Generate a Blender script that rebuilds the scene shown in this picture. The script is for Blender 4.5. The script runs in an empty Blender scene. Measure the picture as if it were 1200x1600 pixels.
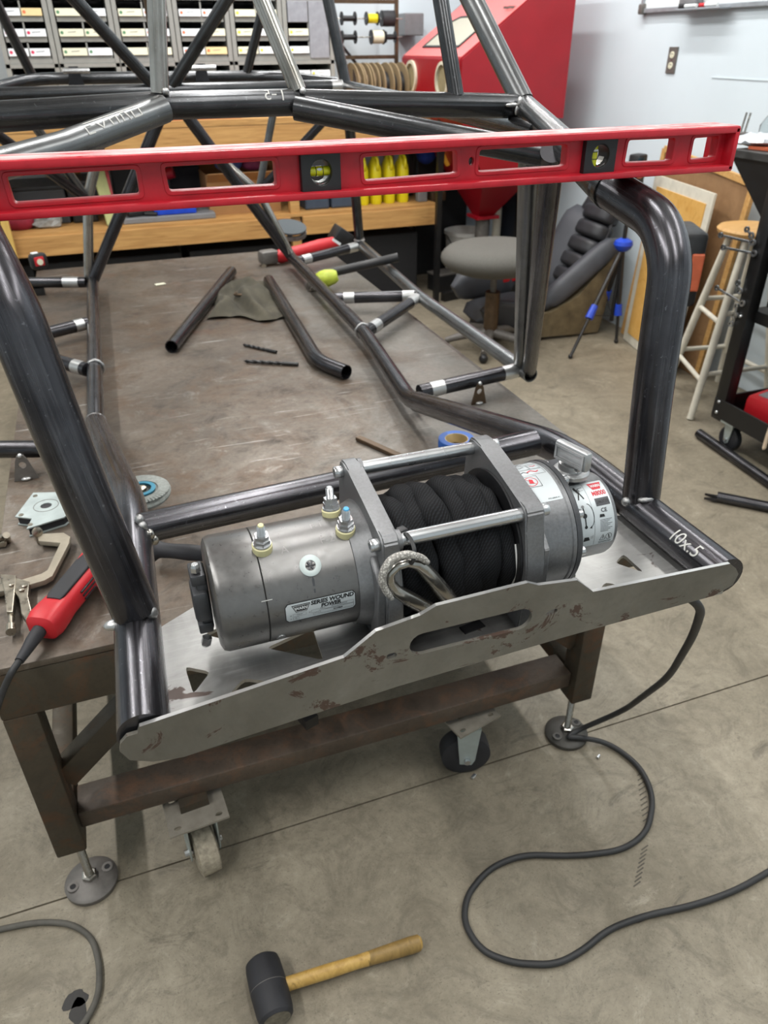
import bpy, bmesh, math, random
from mathutils import Vector, Matrix
random.seed(7)
SC = bpy.context.scene
COL = SC.collection
R = math.radians

# ------------------------------------------------------------------ camera
cam = bpy.data.cameras.new('camera')
cam_o = bpy.data.objects.new('camera', cam)
COL.objects.link(cam_o)
cam.sensor_fit = 'VERTICAL'; cam.sensor_height = 36.0; cam.lens = 1161.6 / 1600 * 36
cam.clip_start = 0.02; cam.clip_end = 60
def cam_axes(yaw, pitch, roll):
    cy, sy, cp, sp, cr, sr = math.cos(yaw), math.sin(yaw), math.cos(pitch), math.sin(pitch), math.cos(roll), math.sin(roll)
    f = Vector((sy*cp, cy*cp, -sp)); r = Vector((cy, -sy, 0)); u = r.cross(f)
    return r*cr + u*sr, u*cr - r*sr, f
_r, _u, _f = cam_axes(0.34292674, 0.56083068, -0.00785618)
M = Matrix((_r, _u, -_f)).transposed().to_4x4(); M.translation = (0, 0, 1.566)
cam_o.matrix_world = M
cam.dof.use_dof = True; cam.dof.focus_distance = 0.95; cam.dof.aperture_fstop = 8.5
SC.camera = cam_o

# ------------------------------------------------------------------ exposure, world, ceiling lights
SC.view_settings.view_transform = 'Standard'; SC.view_settings.look = 'None'
SC.view_settings.exposure = 0.0; SC.view_settings.gamma = 1.0; SC.view_settings.use_curve_mapping = False
SC.cycles.use_denoising = True
SC.cycles.max_bounces = 8; SC.cycles.diffuse_bounces = 4; SC.cycles.glossy_bounces = 4
SC.cycles.transparent_max_bounces = 8; SC.cycles.sample_clamp_indirect = 6.0; SC.cycles.caustics_reflective = False; SC.cycles.caustics_refractive = False
wd = bpy.data.worlds.new('world'); SC.world = wd; wd.use_nodes = True
wd.node_tree.nodes['Background'].inputs[0].default_value = (0.8, 0.9, 1.0, 1); wd.node_tree.nodes['Background'].inputs[1].default_value = 0.15
def strip_light(x, y, w, l, power, z=3.3):
    d = bpy.data.lights.new('ceiling_strip_lamp', 'AREA'); d.shape = 'RECTANGLE'; d.size = w; d.size_y = l
    d.energy = power; d.color = (1.0, 0.985, 0.955)
    o = bpy.data.objects.new('ceiling_strip_lamp', d); o.location = (x, y, z); COL.objects.link(o)
LP = 1.0
for (x, y, p) in ((-1.5, 0.2, 60), (-1.5, 3.0, 55), (0.6, -0.6, 34), (0.5, 2.2, 42), (0.8, 4.5, 48), (2.3, 0.4, 40), (2.2, 3.4, 42), (1.7, 5.0, 34)):  # the last strip is an extra lamp, added to brighten the background
    strip_light(x, y, 0.09, 2.3, p*LP)

# ------------------------------------------------------------------ materials
def lin(h):
    if not isinstance(h, str): return (*h, 1) if len(h) == 3 else h
    c = [int(h[i:i+2], 16)/255 for i in (1, 3, 5)]
    return tuple(v/12.92 if v <= .04045 else ((v+.055)/1.055)**2.4 for v in c) + (1,)
class NT:
    def __init__(s, name):
        s.m = bpy.data.materials.new(name); s.m.use_nodes = True; s.t = s.m.node_tree
        s.b = s.t.nodes['Principled BSDF']
    def n(s, typ, **kw):
        x = s.t.nodes.new(typ)
        for k, v in kw.items():
            if k.startswith('i_'):
                x.inputs[k[2:].replace('_', ' ')].default_value = v
            else: setattr(x, k, v)
        return x
    def l(s, a, b): s.t.links.new(a, b)
    def coords(s, scale=(1, 1, 1), uv=False, off=(0, 0, 0)):
        tc = s.n('ShaderNodeTexCoord'); mp = s.n('ShaderNodeMapping')
        mp.inputs['Scale'].default_value = scale; mp.inputs['Location'].default_value = off
        s.l(tc.outputs['UV' if uv else 'Object'], mp.inputs['Vector']); return mp.outputs[0]
    def noise(s, vec, scale, detail=4, rough=.6, dist=0):
        x = s.n('ShaderNodeTexNoise'); x.inputs['Scale'].default_value = scale; x.inputs['Detail'].default_value = detail
        x.inputs['Roughness'].default_value = rough; x.inputs['Distortion'].default_value = dist
        s.l(vec, x.inputs['Vector']); return x.outputs['Fac']
    def ramp(s, fac, stops, interp='LINEAR'):
        x = s.n('ShaderNodeValToRGB'); cr = x.color_ramp; cr.interpolation = interp
        while len(cr.elements) < len(stops): cr.elements.new(.5)
        for e, (p, c) in zip(cr.elements, stops):
            e.position = p; e.color = lin(c) if not isinstance(c, (int, float)) else (c, c, c, 1)
        s.l(fac, x.inputs[0]); return x.outputs[0]
    def mix(s, fac, a, b, mode='MIX'):
        x = s.n('ShaderNodeMix'); x.data_type = 'RGBA'; x.blend_type = mode
        for k, v in ((0, fac), (6, a), (7, b)):
            if isinstance(v, bpy.types.NodeSocket): s.l(v, x.inputs[k])
            else: x.inputs[k].default_value = v if k == 0 else lin(v)
        return x.outputs[2]
    def bump(s, h, strength=.2, dist=.002):
        x = s.n('ShaderNodeBump'); x.inputs['Strength'].default_value = strength; x.inputs['Distance'].default_value = dist
        s.l(h, x.inputs['Height']); s.l(x.outputs[0], s.b.inputs['Normal'])
    def set(s, col=None, rough=None, metal=None, **kw):
        for k, v in (('Base Color', col), ('Roughness', rough), ('Metallic', metal)):
            if v is None: continue
            if isinstance(v, bpy.types.NodeSocket): s.l(v, s.b.inputs[k])
            else: s.b.inputs[k].default_value = lin(v) if k == 'Base Color' else v
        for k, v in kw.items(): s.b.inputs[k.replace('_', ' ')].default_value = v
        return s.m
MATS = {}
def plain(name, col, rough=.5, metal=0.0, var=.12, scale=30, bump=0.0, spec=None):
    if name in MATS: return MATS[name]
    t = NT(name); v = t.coords()
    f = t.noise(v, scale, 4, .6)
    c = lin(col)
    lo = tuple(x*(1-var) for x in c[:3]); hi = tuple(min(1, x*(1+var)) for x in c[:3])
    cc = t.ramp(f, [(.3, lo), (.7, hi)])
    rr = t.ramp(f, [(.3, max(0, rough-.06)), (.7, min(1, rough+.06))])
    t.set(cc, rr, metal)
    if bump: t.bump(t.noise(v, scale*6, 3, .6), bump, .001)
    if spec is not None: t.b.inputs['Specular IOR Level'].default_value = spec
    MATS[name] = t.m; return t.m

def tube_steel(name, lo, mid, hi, rough=.34, metal=.85, streak=.5):
    t = NT(name); uv = t.coords((1, 1, 1), uv=True); ob = t.coords()
    s1 = t.noise(t.coords((17, 2.2, 1), uv=True), 1, 5, .65)
    s2 = t.noise(t.coords((70, 5, 1), uv=True, off=(3, 7, 0)), 1, 4, .7)
    bl = t.noise(ob, 9, 5, .6, .4)
    sp = t.noise(ob, 170, 3, .6)
    base = t.ramp(bl, [(.25, lo), (.55, mid), (.8, mid)])
    pm = t.noise(t.coords(off=(2, 8, 3)), 5.5, 4, .6, .5); pm2 = t.ramp(pm, [(.38, .25), (.62, 1.0)])
    base = t.mix(t.mix(1.0, t.ramp(s1, [(.46, 0.0), (.78, streak)]), pm2, 'MULTIPLY'), base, hi)
    base = t.mix(t.mix(1.0, t.ramp(s2, [(.60, 0.0), (.80, streak)]), pm2, 'MULTIPLY'), base, hi)
    base = t.mix(t.ramp(sp, [(.66, 0.0), (.72, .35)]), base, hi)
    rr = t.ramp(s1, [(.3, rough-.05), (.7, rough+.1)])
    t.set(base, rr, metal)
    t.bump(s2, .04, .0006)
    MATS[name] = t.m; return t.m
m_tube = tube_steel('mill_scale_tube', '#2c2b2d', '#454447', '#97979c', .24, .86, .34)
m_hoop = tube_steel('brushed_hoop_tube', '#333236', '#4e4d51', '#b2b2b8', .24, .88, .46)
m_cage = tube_steel('cage_tube', '#303133', '#4a4b4d', '#9a9c9f', .24, .84, .32)
m_grey = tube_steel('grey_primed_tube', '#555657', '#737576', '#b4b6b8', .28, .8, .34)
m_bare = tube_steel('bare_bright_tube', '#817d75', '#a8a6a1', '#e0e0de', .24, .9, .5)
m_ground = tube_steel('ground_bright_steel', '#a9aaab', '#c4c4c3', '#e8e8e8', .33, .85, .6)

def bright_plate():
    t = NT('bright_plate_steel'); ob = t.coords()
    b = t.noise(t.coords((3, 60, 60)), 4, 6, .7); s = t.noise(ob, 7, 5, .65, .6); r_ = t.noise(t.coords(off=(5, 2, 1)), 11, 5, .62, .9)
    base = t.ramp(s, [(.3, '#8f8e8c'), (.6, '#aeaeac'), (.8, '#b9b9b7')])
    base = t.mix(t.ramp(b, [(.5, 0.0), (.8, .35)]), base, '#d6d6d6')
    base = t.mix(t.ramp(r_, [(.615, 0.0), (.64, .85)]), base, '#432b21')
    t.set(base, t.ramp(b, [(.3, .34), (.7, .5)]), t.ramp(r_, [(.615, .8), (.655, .25)])); t.bump(b, .05, .0005); return t.m
m_plate = bright_plate()
def front_plate():
    t = NT('mill_finish_plate'); ob = t.coords()
    s = t.noise(ob, 6, 6, .7, .5); r_ = t.noise(t.coords((1, 1, 1.5), off=(2.3, 6, 4)), 12, 7, .72, .9); d = t.noise(ob, 60, 4, .7)
    base = t.ramp(s, [(.3, '#6d6a62'), (.6, '#827f77'), (.8, '#918f88')])
    base = t.mix(t.ramp(d, [(.55, 0.0), (.75, .4)]), base, '#77736a')
    base = t.mix(t.ramp(r_, [(.585, 0.0), (.61, .85)]), base, '#452b20')
    t.set(base, t.ramp(d, [(.3, .42), (.7, .6)]), t.ramp(r_, [(.575, .6), (.63, .2)])); return t.m
m_front = front_plate()
def table_steel():
    t = NT('worn_table_steel'); ob = t.coords()
    a = t.noise(ob, 2.1, 7, .68, .6); b = t.noise(t.coords(off=(4, 1, 2)), 4.5, 7, .7, 1.2); c = t.noise(t.coords(off=(1, 9, 2)), 12, 6, .75, .4)
    sc = t.noise(t.coords((3, 42, 5), off=(0, 2, 0)), 1.6, 4, .6, .3); fine = t.noise(ob, 90, 4, .7)
    base = t.ramp(a, [(.28, '#46403a'), (.5, '#61574d'), (.72, '#7a7167')])
    base = t.mix(t.ramp(b, [(.46, 0.0), (.66, .8)]), base, '#5b4735')
    base = t.mix(t.ramp(c, [(.53, 0.0), (.70, .65)]), base, '#2d2926')
    base = t.mix(t.ramp(c, [(.28, .65), (.42, 0.0)]), base, '#8a8781')
    rr_ = t.noise(t.coords(off=(8, 3, 5)), 3.6, 6, .7, .8)
    base = t.mix(t.ramp(rr_, [(.60, 0.0), (.72, .6)]), base, '#6b4530')
    sep = t.n('ShaderNodeSeparateXYZ'); t.l(ob, sep.inputs[0])
    add = t.n('ShaderNodeMath', operation='MULTIPLY_ADD'); add.inputs[1].default_value = .55; t.l(sep.outputs[0], add.inputs[0]); t.l(t.noise(t.coords(off=(1, 1, 9)), 2.6, 6, .7, 1.0), add.inputs[2])
    base = t.mix(t.ramp(add.outputs[0], [(.58, 0.0), (.80, .6)]), base, '#85837e')
    base = t.mix(t.ramp(sc, [(.64, 0.0), (.72, .6)]), base, '#b0aeaa')
    base = t.mix(t.ramp(fine, [(.4, 0.0), (.75, .35)]), base, '#352f2b')
    t.set(base, t.ramp(c, [(.3, .38), (.7, .62)]), .35); t.bump(fine, .06, .0006); return t.m
m_table = table_steel()
def rusty(name, a='#3a342c', b='#4e4639', r='#6b4428', amt=.5):
    t = NT(name); ob = t.coords()
    n1 = t.noise(ob, 6, 6, .68, .5); n2 = t.noise(t.coords(off=(3, 3, 1)), 14, 6, .7, .6); n3 = t.noise(ob, 110, 3, .7)
    base = t.ramp(n1, [(.3, a), (.7, b)])
    base = t.mix(t.ramp(n2, [(.5, 0.0), (.68, amt)]), base, r)
    base = t.mix(t.ramp(n3, [(.5, 0.0), (.8, .4)]), base, '#2b2620')
    t.set(base, t.ramp(n2, [(.3, .42), (.7, .7)]), .35); t.bump(n3, .1, .0006); return t.m
m_frame = rusty('rusty_frame_steel'); m_rail = rusty('rust_topped_rail_steel', '#453c34', '#62554a', '#7b5a44', .65)
def concrete():
    t = NT('stained_concrete'); ob = t.coords()
    a = t.noise(ob, 1.1, 7, .62, .4); b = t.noise(t.coords(off=(7, 3, 0)), 3.2, 7, .7, .8); c = t.noise(ob, 45, 5, .75)
    d = t.noise(t.coords((1, 2.2, 1), off=(2, 5, 0)), 4.5, 8, .78, 2.2); e = t.noise(ob, 260, 2, .5)
    base = t.ramp(a, [(.3, '#7f7666'), (.5, '#918876'), (.72, '#a09785')])
    base = t.mix(t.ramp(b, [(.40, 0.0), (.66, .6)]), base, '#6f6757')
    base = t.mix(t.ramp(c, [(.35, 0.0), (.8, .45)]), base, '#5a5245')
    base = t.mix(t.ramp(d, [(.58, 0.0), (.68, .55)]), base, '#494339')
    base = t.mix(t.ramp(d, [(.30, .35), (.40, 0.0)]), base, '#aaa391')
    base = t.mix(t.ramp(e, [(.62, 0.0), (.72, .45)]), base, '#4b4439')
    sm = t.noise(t.coords((1, 1, 1), off=(3, 14, 0)), 7, 10, .85, 1.2)
    base = t.mix(t.ramp(sm, [(.50, 0.0), (.62, .5)]), base, '#5c5548')
    base = t.mix(t.ramp(sm, [(.34, .45), (.44, 0.0)]), base, '#b3ab9a')
    st = t.noise(t.coords((1, 1, 1), off=(11, 4, 0)), 2.3, 9, .8, 3.0)
    base = t.mix(t.ramp(st, [(.60, 0.0), (.69, .5)]), base, '#3f3a33')
    t.set(base, t.ramp(b, [(.3, .48), (.7, .68)]), 0); t.bump(c, .12, .001); return t.m
m_conc = concrete()
def wood(name, a, b, k, scale=(1, 14, 14), rough=.6):
    t = NT(name); v = t.coords(scale)
    n = t.noise(v, 4, 5, .6, .8); n2 = t.noise(t.coords(tuple(x*.5 for x in scale), off=(4, 2, 1)), 5, 3, .5, 1.5)
    base = t.ramp(n, [(.3, a), (.65, b)]); base = t.mix(t.ramp(n2, [(.62, 0.0), (.72, .6)]), base, k)
    t.set(base, rough, 0); return t.m
m_pine = wood('pine_lumber', '#a87a44', '#c79a5e', '#7d5428')
m_pine_y = wood('yellow_pine_post', '#c09a4e', '#d8b566', '#9b7430', (14, 14, 1))
m_oak = wood('honey_oak', '#b98a4c', '#cfa468', '#94672f')
m_cork = wood('tan_board_panel', '#cf9c4e', '#dcae62', '#bd8a40', (4, 4, 4), .6)
m_brown = wood('brown_hardboard', '#8a6a4a', '#9c7a57', '#775a3d', (3, 3, 3), .6)
m_handle = wood('mallet_wood', '#a5813f', '#c4a05a', '#6d5024', (14, 14, 2.2), .42)
m_wall = plain('white_wall_paint', '#d0dbe2', .62, 0, .03, 1.5, .03)
m_ceil = plain('white_ceiling', '#d8d8d6', .8, 0, .02)
m_red = plain('red_level_paint', '#b81a2a', .42, 0, .14, 40, .12)
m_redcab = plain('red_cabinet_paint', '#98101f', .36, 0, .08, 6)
m_redpale = plain('pale_red_paint', '#cf6a68', .45, 0, .08, 6)
m_redtool = plain('red_tool_plastic', '#bf2029', .42, 0, .06, 60, .05)
m_blk = plain('black_plastic', '#1c1c1e', .42, 0, .15, 40)
m_blkrub = plain('black_rubber', '#26262a', .62, 0, .3, 25, .2)
m_blksteel = plain('black_powder_coat', '#141415', .38, 0, .1, 30)
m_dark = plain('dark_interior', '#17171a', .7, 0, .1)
m_motor = plain('silver_grey_paint', '#6e6d6c', .32, .6, .08, 140, .03)
m_cast = plain('cast_silver_paint', '#7b7c7e', .36, .6, .12, 300, .15)
m_castd = plain('dark_cast_silver', '#4e4f52', .42, .5, .08, 200, .15)
m_zinc = plain('zinc_plated_steel', '#c6c8ca', .28, .92, .03, 6)
m_stain = plain('stainless_steel', '#a9a6a0', .24, .95, .08, 50)
m_label = plain('satin_silver_label', '#c3cacd', .40, .25, .03, 20)
m_white = plain('white_print', '#dfe3e4', .5, 0, .03)
m_black = plain('black_print', '#121314', .5, 0, .05)
m_redpr = plain('red_print', '#c8303c', .5, 0, .05)
m_yelins = plain('cream_nylon', '#d3cd9f', .5, 0, .05)
m_bluep = plain('blue_paint_dab', '#53a6d6', .5, 0, .1)
m_chalk = plain('white_chalk', '#c9c9c5', .8, 0, .1)
m_blue = plain('blue_plastic', '#1f46c0', .4, 0, .1)
m_bluet = plain('blue_tape', '#2f62b4', .5, 0, .1)
m_yel = plain('yellow_plastic', '#dfd01c', .4, 0, .08)
m_lime = plain('lime_enamel', '#aebb3e', .45, 0, .2, 60)
m_grybin = plain('grey_bin_plastic', '#7c7d80', .5, 0, .08)
m_cabgry = plain('grey_cabinet_steel', '#9a9a96', .45, .1, .06)
m_card = plain('white_card', '#e3e6ea', .7, 0, .03); m_cream = plain('cream_card', '#dfdcc4', .7, 0, .03); m_tan = plain('tan_card', '#e0c896', .7, 0, .04)
m_sgreen = plain('green_sticker', '#5d8f68', .6); m_sred = plain('red_sticker', '#d8355c', .6); m_sor = plain('orange_sticker', '#ea7d55', .6); m_syel = plain('yellow_sticker', '#dcd33e', .6)
m_fab = plain('grey_woven_fabric', '#5d5b56', .9, 0, .2, 160, .3)
m_seat = plain('black_vinyl', '#2d2e32', .5, 0, .15, 12)
m_seatgry = plain('charcoal_vinyl', '#45474d', .55, 0, .1, 12)
m_dirty = plain('dirty_tan_shell', '#6b5f48', .7, 0, .45, 9)
m_cbox = plain('brown_cardboard', '#a5794c', .8, 0, .08, 10)
m_bluebox = plain('slate_blue_plastic', '#3d4a5c', .45, 0, .1)
m_wpaint = plain('chipped_white_paint', '#d6d1c2', .55, 0, .1, 20)
m_weld = plain('weld_metal', '#9c9c9c', .32, .85, .35, 180, .4)
m_rubber = plain('dark_cable_rubber', '#2b2b2c', .55, 0, .15, 20)
m_dusty = plain('dusty_cable_rubber', '#55524c', .7, 0, .25, 30)
m_tread = plain('dusty_worn_wheel', '#a09684', .8, 0, .35, 90, .4)
m_iron = plain('grey_cast_iron', '#6c6864', .5, .3, .15, 60, .15)
m_ragm = plain('olive_grey_rag', '#474338', .95, 0, .4, 14, .2)
m_reelwood = plain('tan_reel_board', '#8d7a5c', .8, 0, .1)
m_nick = plain('worn_nickel', '#a49c8e', .3, .9, .15, 60)
m_mag = plain('dull_zinc_plate', '#b5bfbe', .45, .5, .08, 40)
m_frost = plain('dusty_window', '#a9a596', .5, 0, .06)
m_orange = plain('orange_plastic', '#b5593a', .5)
m_wbfrm = plain('grey_aluminium', '#9da2a8', .4, .4)
m_screen = plain('dark_teal_screen', '#17303a', .2)
m_bgrey = plain('bluish_grey_plastic', '#94969e', .5)
m_nut = plain('bronze_bracket_steel', '#5a4a3a', .4, .7, .25, 40)
def glass(name, col, rough=.05, alpha=.35):
    t = NT(name); t.set(col, rough, 0); t.b.inputs['Transmission Weight'].default_value = .9; t.b.inputs['IOR'].default_value = 1.3
    return t.m
m_vial = plain('fluorescent_vial_fluid', '#cfd21f', .18, 0, .05); m_vglass = glass('clear_acrylic', '#dfe8ea')
def fabric_rope():
    t = NT('black_woven_sleeve'); uv = t.coords((1, 1, 1), uv=True)
    w = t.n('ShaderNodeTexWave'); w.wave_type = 'BANDS'; w.bands_direction = 'DIAGONAL'; w.inputs['Scale'].default_value = 15; w.inputs['Distortion'].default_value = .6; t.l(t.coords((1.0, 1.0, 1), uv=True), w.inputs['Vector'])
    w2 = t.n('ShaderNodeTexWave'); w2.wave_type = 'BANDS'; w2.bands_direction = 'X'; w2.inputs['Scale'].default_value = 11; t.l(uv, w2.inputs['Vector'])
    f = t.mix(.5, w.outputs['Fac'], w2.outputs['Fac'], 'MULTIPLY')
    t.set(t.ramp(f, [(.15, '#050506'), (.85, '#1e2024')]), .78, 0); t.bump(w.outputs['Fac'], .35, .0008); t.b.inputs['Specular IOR Level'].default_value = .22; return t.m
m_rope = fabric_rope()
def braid():
    t = NT('silver_braided_rope'); ob = t.coords()
    v = t.n('ShaderNodeTexVoronoi'); v.inputs['Scale'].default_value = 420; t.l(ob, v.inputs['Vector'])
    t.set(t.ramp(v.outputs['Distance'], [(.1, '#d9d6cf'), (.6, '#8a8782')]), .6, .1); t.bump(v.outputs['Distance'], .6, .0008); return t.m
m_braid = braid()

# ------------------------------------------------------------------ mesh builder
ORG = {}
class MB:
    def __init__(s, mat=None):
        s.v = []; s.f = []; s.uv = {}; s.M = mat or Matrix.Identity(4)
    def add(s, vs, fs, uvs=None):
        b = len(s.v); s.v += [s.M @ Vector(p) for p in vs]
        for k, f in enumerate(fs):
            if uvs: s.uv[len(s.f)] = uvs[k]
            s.f.append([b+i for i in f])
        return s
    def box(s, c, d, rot=None, bev=0):
        bm = bmesh.new(); bmesh.ops.create_cube(bm, size=1)
        for v in bm.verts: v.co = Vector((v.co.x*d[0], v.co.y*d[1], v.co.z*d[2]))
        if bev: bmesh.ops.bevel(bm, geom=bm.edges[:], offset=bev, segments=2, affect='EDGES', profile=.5)
        m = Matrix.Translation(c)
        if rot is not None: m = m @ (rot.to_4x4() if isinstance(rot, Matrix) else Matrix.Rotation(rot, 4, 'Z'))
        bm.verts.index_update()
        s.add([m @ v.co for v in bm.verts], [[v.index for v in f.verts] for f in bm.faces]); bm.free(); return s
    def bar(s, a, b, w, h, up=(0, 0, 1), bev=0):
        a, b = Vector(a), Vector(b); d = (b-a); L = d.length; d.normalize(); u = Vector(up)
        x = u.cross(d)
        if x.length < 1e-4: x = Vector((1, 0, 0)).cross(d)
        x.normalize(); y = d.cross(x)
        return s.box((a+b)/2, (w, h, L), Matrix((x, y, d)).transposed(), bev)
    def frame(s, d):
        d = Vector(d).normalized(); u = Vector((0, 0, 1)) if abs(d.z) < .9 else Vector((1, 0, 0))
        x = u.cross(d).normalized(); return x, d.cross(x), d
    def lathe(s, prof, o=(0, 0, 0), ax=(0, 0, 1), n=24, uvl=False, sx=1, sy=1):
        o = Vector(o); x, y, d = s.frame(ax); vs = []; fs = []; uvs = []; acc = 0; k = len(prof)
        for i, (r, h) in enumerate(prof):
            for j in range(n):
                a = 2*math.pi*j/n
                vs.append(o + d*h + x*(r*sx*math.cos(a)) + y*(r*sy*math.sin(a)))
        for i in range(k-1):
            for j in range(n):
                j2 = (j+1) % n
                fs.append([i*n+j, i*n+j2, (i+1)*n+j2, (i+1)*n+j])
                uvs.append([(j/n, prof[i][1]), ((j+1)/n, prof[i][1]), ((j+1)/n, prof[i+1][1]), (j/n, prof[i+1][1])])
        shut = tuple(prof[0]) == tuple(prof[-1])
        if prof[0][0] > 1e-6 and not shut: fs.append(list(range(n))[::-1]); uvs.append([(0, 0)]*n)
        if prof[-1][0] > 1e-6 and not shut: fs.append([(k-1)*n+j for j in range(n)]); uvs.append([(0, 0)]*n)
        return s.add(vs, fs, uvs)
    def cyl(s, a, b, r, r2=None, n=20):
        a, b = Vector(a), Vector(b); L = (b-a).length
        return s.lathe([(r, 0), (r if r2 is None else r2, L)], a, b-a, n)
    def tube(s, pts, r, n=20, fil=None, seg=7, cap=True, wall=0, flat=None):
        P = [Vector(p) for p in pts]
        rr = list(r) if isinstance(r, (list, tuple)) else [r]*len(P)
        Q = [P[0]]; RQ = [rr[0]]
        for i in range(1, len(P)-1):
            a, b, c = P[i-1], P[i], P[i+1]
            if not fil: Q.append(b); RQ.append(rr[i]); continue
            d1 = (a-b); d2 = (c-b); k = min(fil, d1.length*.48, d2.length*.48)
            p0 = b + d1.normalized()*k; p2 = b + d2.normalized()*k
            for j in range(seg+1):
                t = j/seg; Q.append(p0*(1-t)**2 + b*(2*t*(1-t)) + p2*t*t); RQ.append(rr[i])
        Q.append(P[-1]); RQ.append(rr[-1])
        x, y, d = s.frame(Q[1]-Q[0]); vs = []; acc = 0; L = []
        fx, fy = flat or (1, 1)
        for i, p in enumerate(Q):
            t = (Q[min(i+1, len(Q)-1)] - Q[max(i-1, 0)]).normalized()
            ax_ = d.cross(t)
            if ax_.length > 1e-6:
                m = Matrix.Rotation(d.angle(t), 3, ax_.normalized()); x = m @ x; y = m @ y
            d = t
            if i: acc += (p-Q[i-1]).length
            L.append(acc)
            for j in range(n):
                a = 2*math.pi*j/n
                vs.append(p + x*(RQ[i]*fx*math.cos(a)) + y*(RQ[i]*fy*math.sin(a)))
        fs = []; uvs = []; K = len(Q)
        for i in range(K-1):
            for j in range(n):
                j2 = (j+1) % n
                fs.append([i*n+j, i*n+j2, (i+1)*n+j2, (i+1)*n+j])
                uvs.append([(j/n, L[i]), ((j+1)/n, L[i]), ((j+1)/n, L[i+1]), (j/n, L[i+1])])
        if wall:
            for end in (0, K-1):
                b = len(vs); c = Q[end]; dv = (Q[1]-Q[0]) if end == 0 else (Q[-2]-Q[-1]); dv = dv.normalized()*.09
                for j in range(n): vs.append(c + (vs[end*n+j]-c)*(1-wall/RQ[end]))
                for j in range(n): vs.append(c + dv + (vs[end*n+j]-c)*(1-wall/RQ[end]))
                for j in range(n):
                    j2 = (j+1) % n
                    q1 = [end*n+j, b+j, b+j2, end*n+j2]; q2 = [b+j, b+n+j, b+n+j2, b+j2]
                    if end: q1.reverse(); q2.reverse()
                    fs += [q1, q2]; uvs += [[(j/n, 0)]*4]*2
                f = [b+n+j for j in range(n)]
                fs.append(f); uvs.append([(0, 0)]*n)
        elif cap:
            fs += [list(range(n))[::-1], [(K-1)*n+j for j in range(n)]]; uvs += [[(0, 0)]*n]*2
        return s.add(vs, fs, uvs)
    def sphere(s, c, r, n=16, m=10, sc=(1, 1, 1)):
        c = Vector(c); vs = [c+Vector((0, 0, -r*sc[2]))]; fs = []
        for i in range(1, m):
            p = -math.pi/2 + math.pi*i/m
            for j in range(n):
                a = 2*math.pi*j/n; vs.append(c+Vector((r*sc[0]*math.cos(p)*math.cos(a), r*sc[1]*math.cos(p)*math.sin(a), r*sc[2]*math.sin(p))))
        vs.append(c+Vector((0, 0, r*sc[2]))); T = len(vs)-1
        for j in range(n):
            j2 = (j+1) % n; fs.append([0, 1+j2, 1+j]); fs.append([T, T-n+j, T-n+j2])
            for i in range(m-2): fs.append([1+i*n+j, 1+i*n+j2, 1+(i+1)*n+j2, 1+(i+1)*n+j])
        return s.add(vs, fs)
    def prism(s, poly, o, ex, ey, depth, bev=0):
        """poly (u,v) in the frame o,ex,ey, extruded by depth along ex x ey"""
        o, ex, ey = Vector(o), Vector(ex), Vector(ey); ez = ex.cross(ey).normalized()
        n = len(poly); vs = [o+ex*u+ey*v for u, v in poly] + [o+ex*u+ey*v+ez*depth for u, v in poly]
        fs = [list(range(n))[::-1], list(range(n, 2*n))] + [[i, (i+1) % n, n+(i+1) % n, n+i] for i in range(n)]
        if bev:
            bm = bmesh.new(); bv = [bm.verts.new(v) for v in vs]
            for f in fs: bm.faces.new([bv[i] for i in f])
            bmesh.ops.bevel(bm, geom=bm.edges[:], offset=bev, segments=2, affect='EDGES'); bm.verts.index_update()
            vs = [v.co.copy() for v in bm.verts]; fs = [[v.index for v in f.verts] for f in bm.faces]; bm.free()
        return s.add(vs, fs)
    def plate(s, outline, holes, o, ex, ey, depth, bev=0.0):
        """flat plate with holes; outline and holes are (u,v) loops"""
        cu = bpy.data.curves.new('tmp', 'CURVE'); cu.dimensions = '2D'; cu.fill_mode = 'BOTH'; cu.extrude = depth/2; cu.bevel_depth = bev; cu.bevel_resolution = 1
        for loop in [outline]+holes:
            sp = cu.splines.new('POLY'); sp.points.add(len(loop)-1); sp.use_cyclic_u = True
            for p, (u, v) in zip(sp.points, loop): p.co = (u, v, 0, 1)
        ob = bpy.data.objects.new('tmp', cu); COL.objects.link(ob)
        dg = bpy.context.evaluated_depsgraph_get(); me = ob.evaluated_get(dg).to_mesh()
        o, ex, ey = Vector(o), Vector(ex), Vector(ey); ez = ex.cross(ey).normalized()
        s.add([o+ex*v.co.x+ey*v.co.y+ez*(v.co.z+depth/2) for v in me.vertices], [list(p.vertices) for p in me.polygons])
        ob.evaluated_get(dg).to_mesh_clear(); bpy.data.objects.remove(ob); bpy.data.curves.remove(cu); return s
    def grid(s, fn, nu, nv, uv=False):
        vs = [fn(i/nu, j/nv) for j in range(nv+1) for i in range(nu+1)]; w = nu+1
        fs = [[j*w+i, j*w+i+1, (j+1)*w+i+1, (j+1)*w+i] for j in range(nv) for i in range(nu)]
        uvs = [[(i/nu, j/nv), ((i+1)/nu, j/nv), ((i+1)/nu, (j+1)/nv), (i/nu, (j+1)/nv)] for j in range(nv) for i in range(nu)] if uv else None
        return s.add(vs, fs, uvs)
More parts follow.
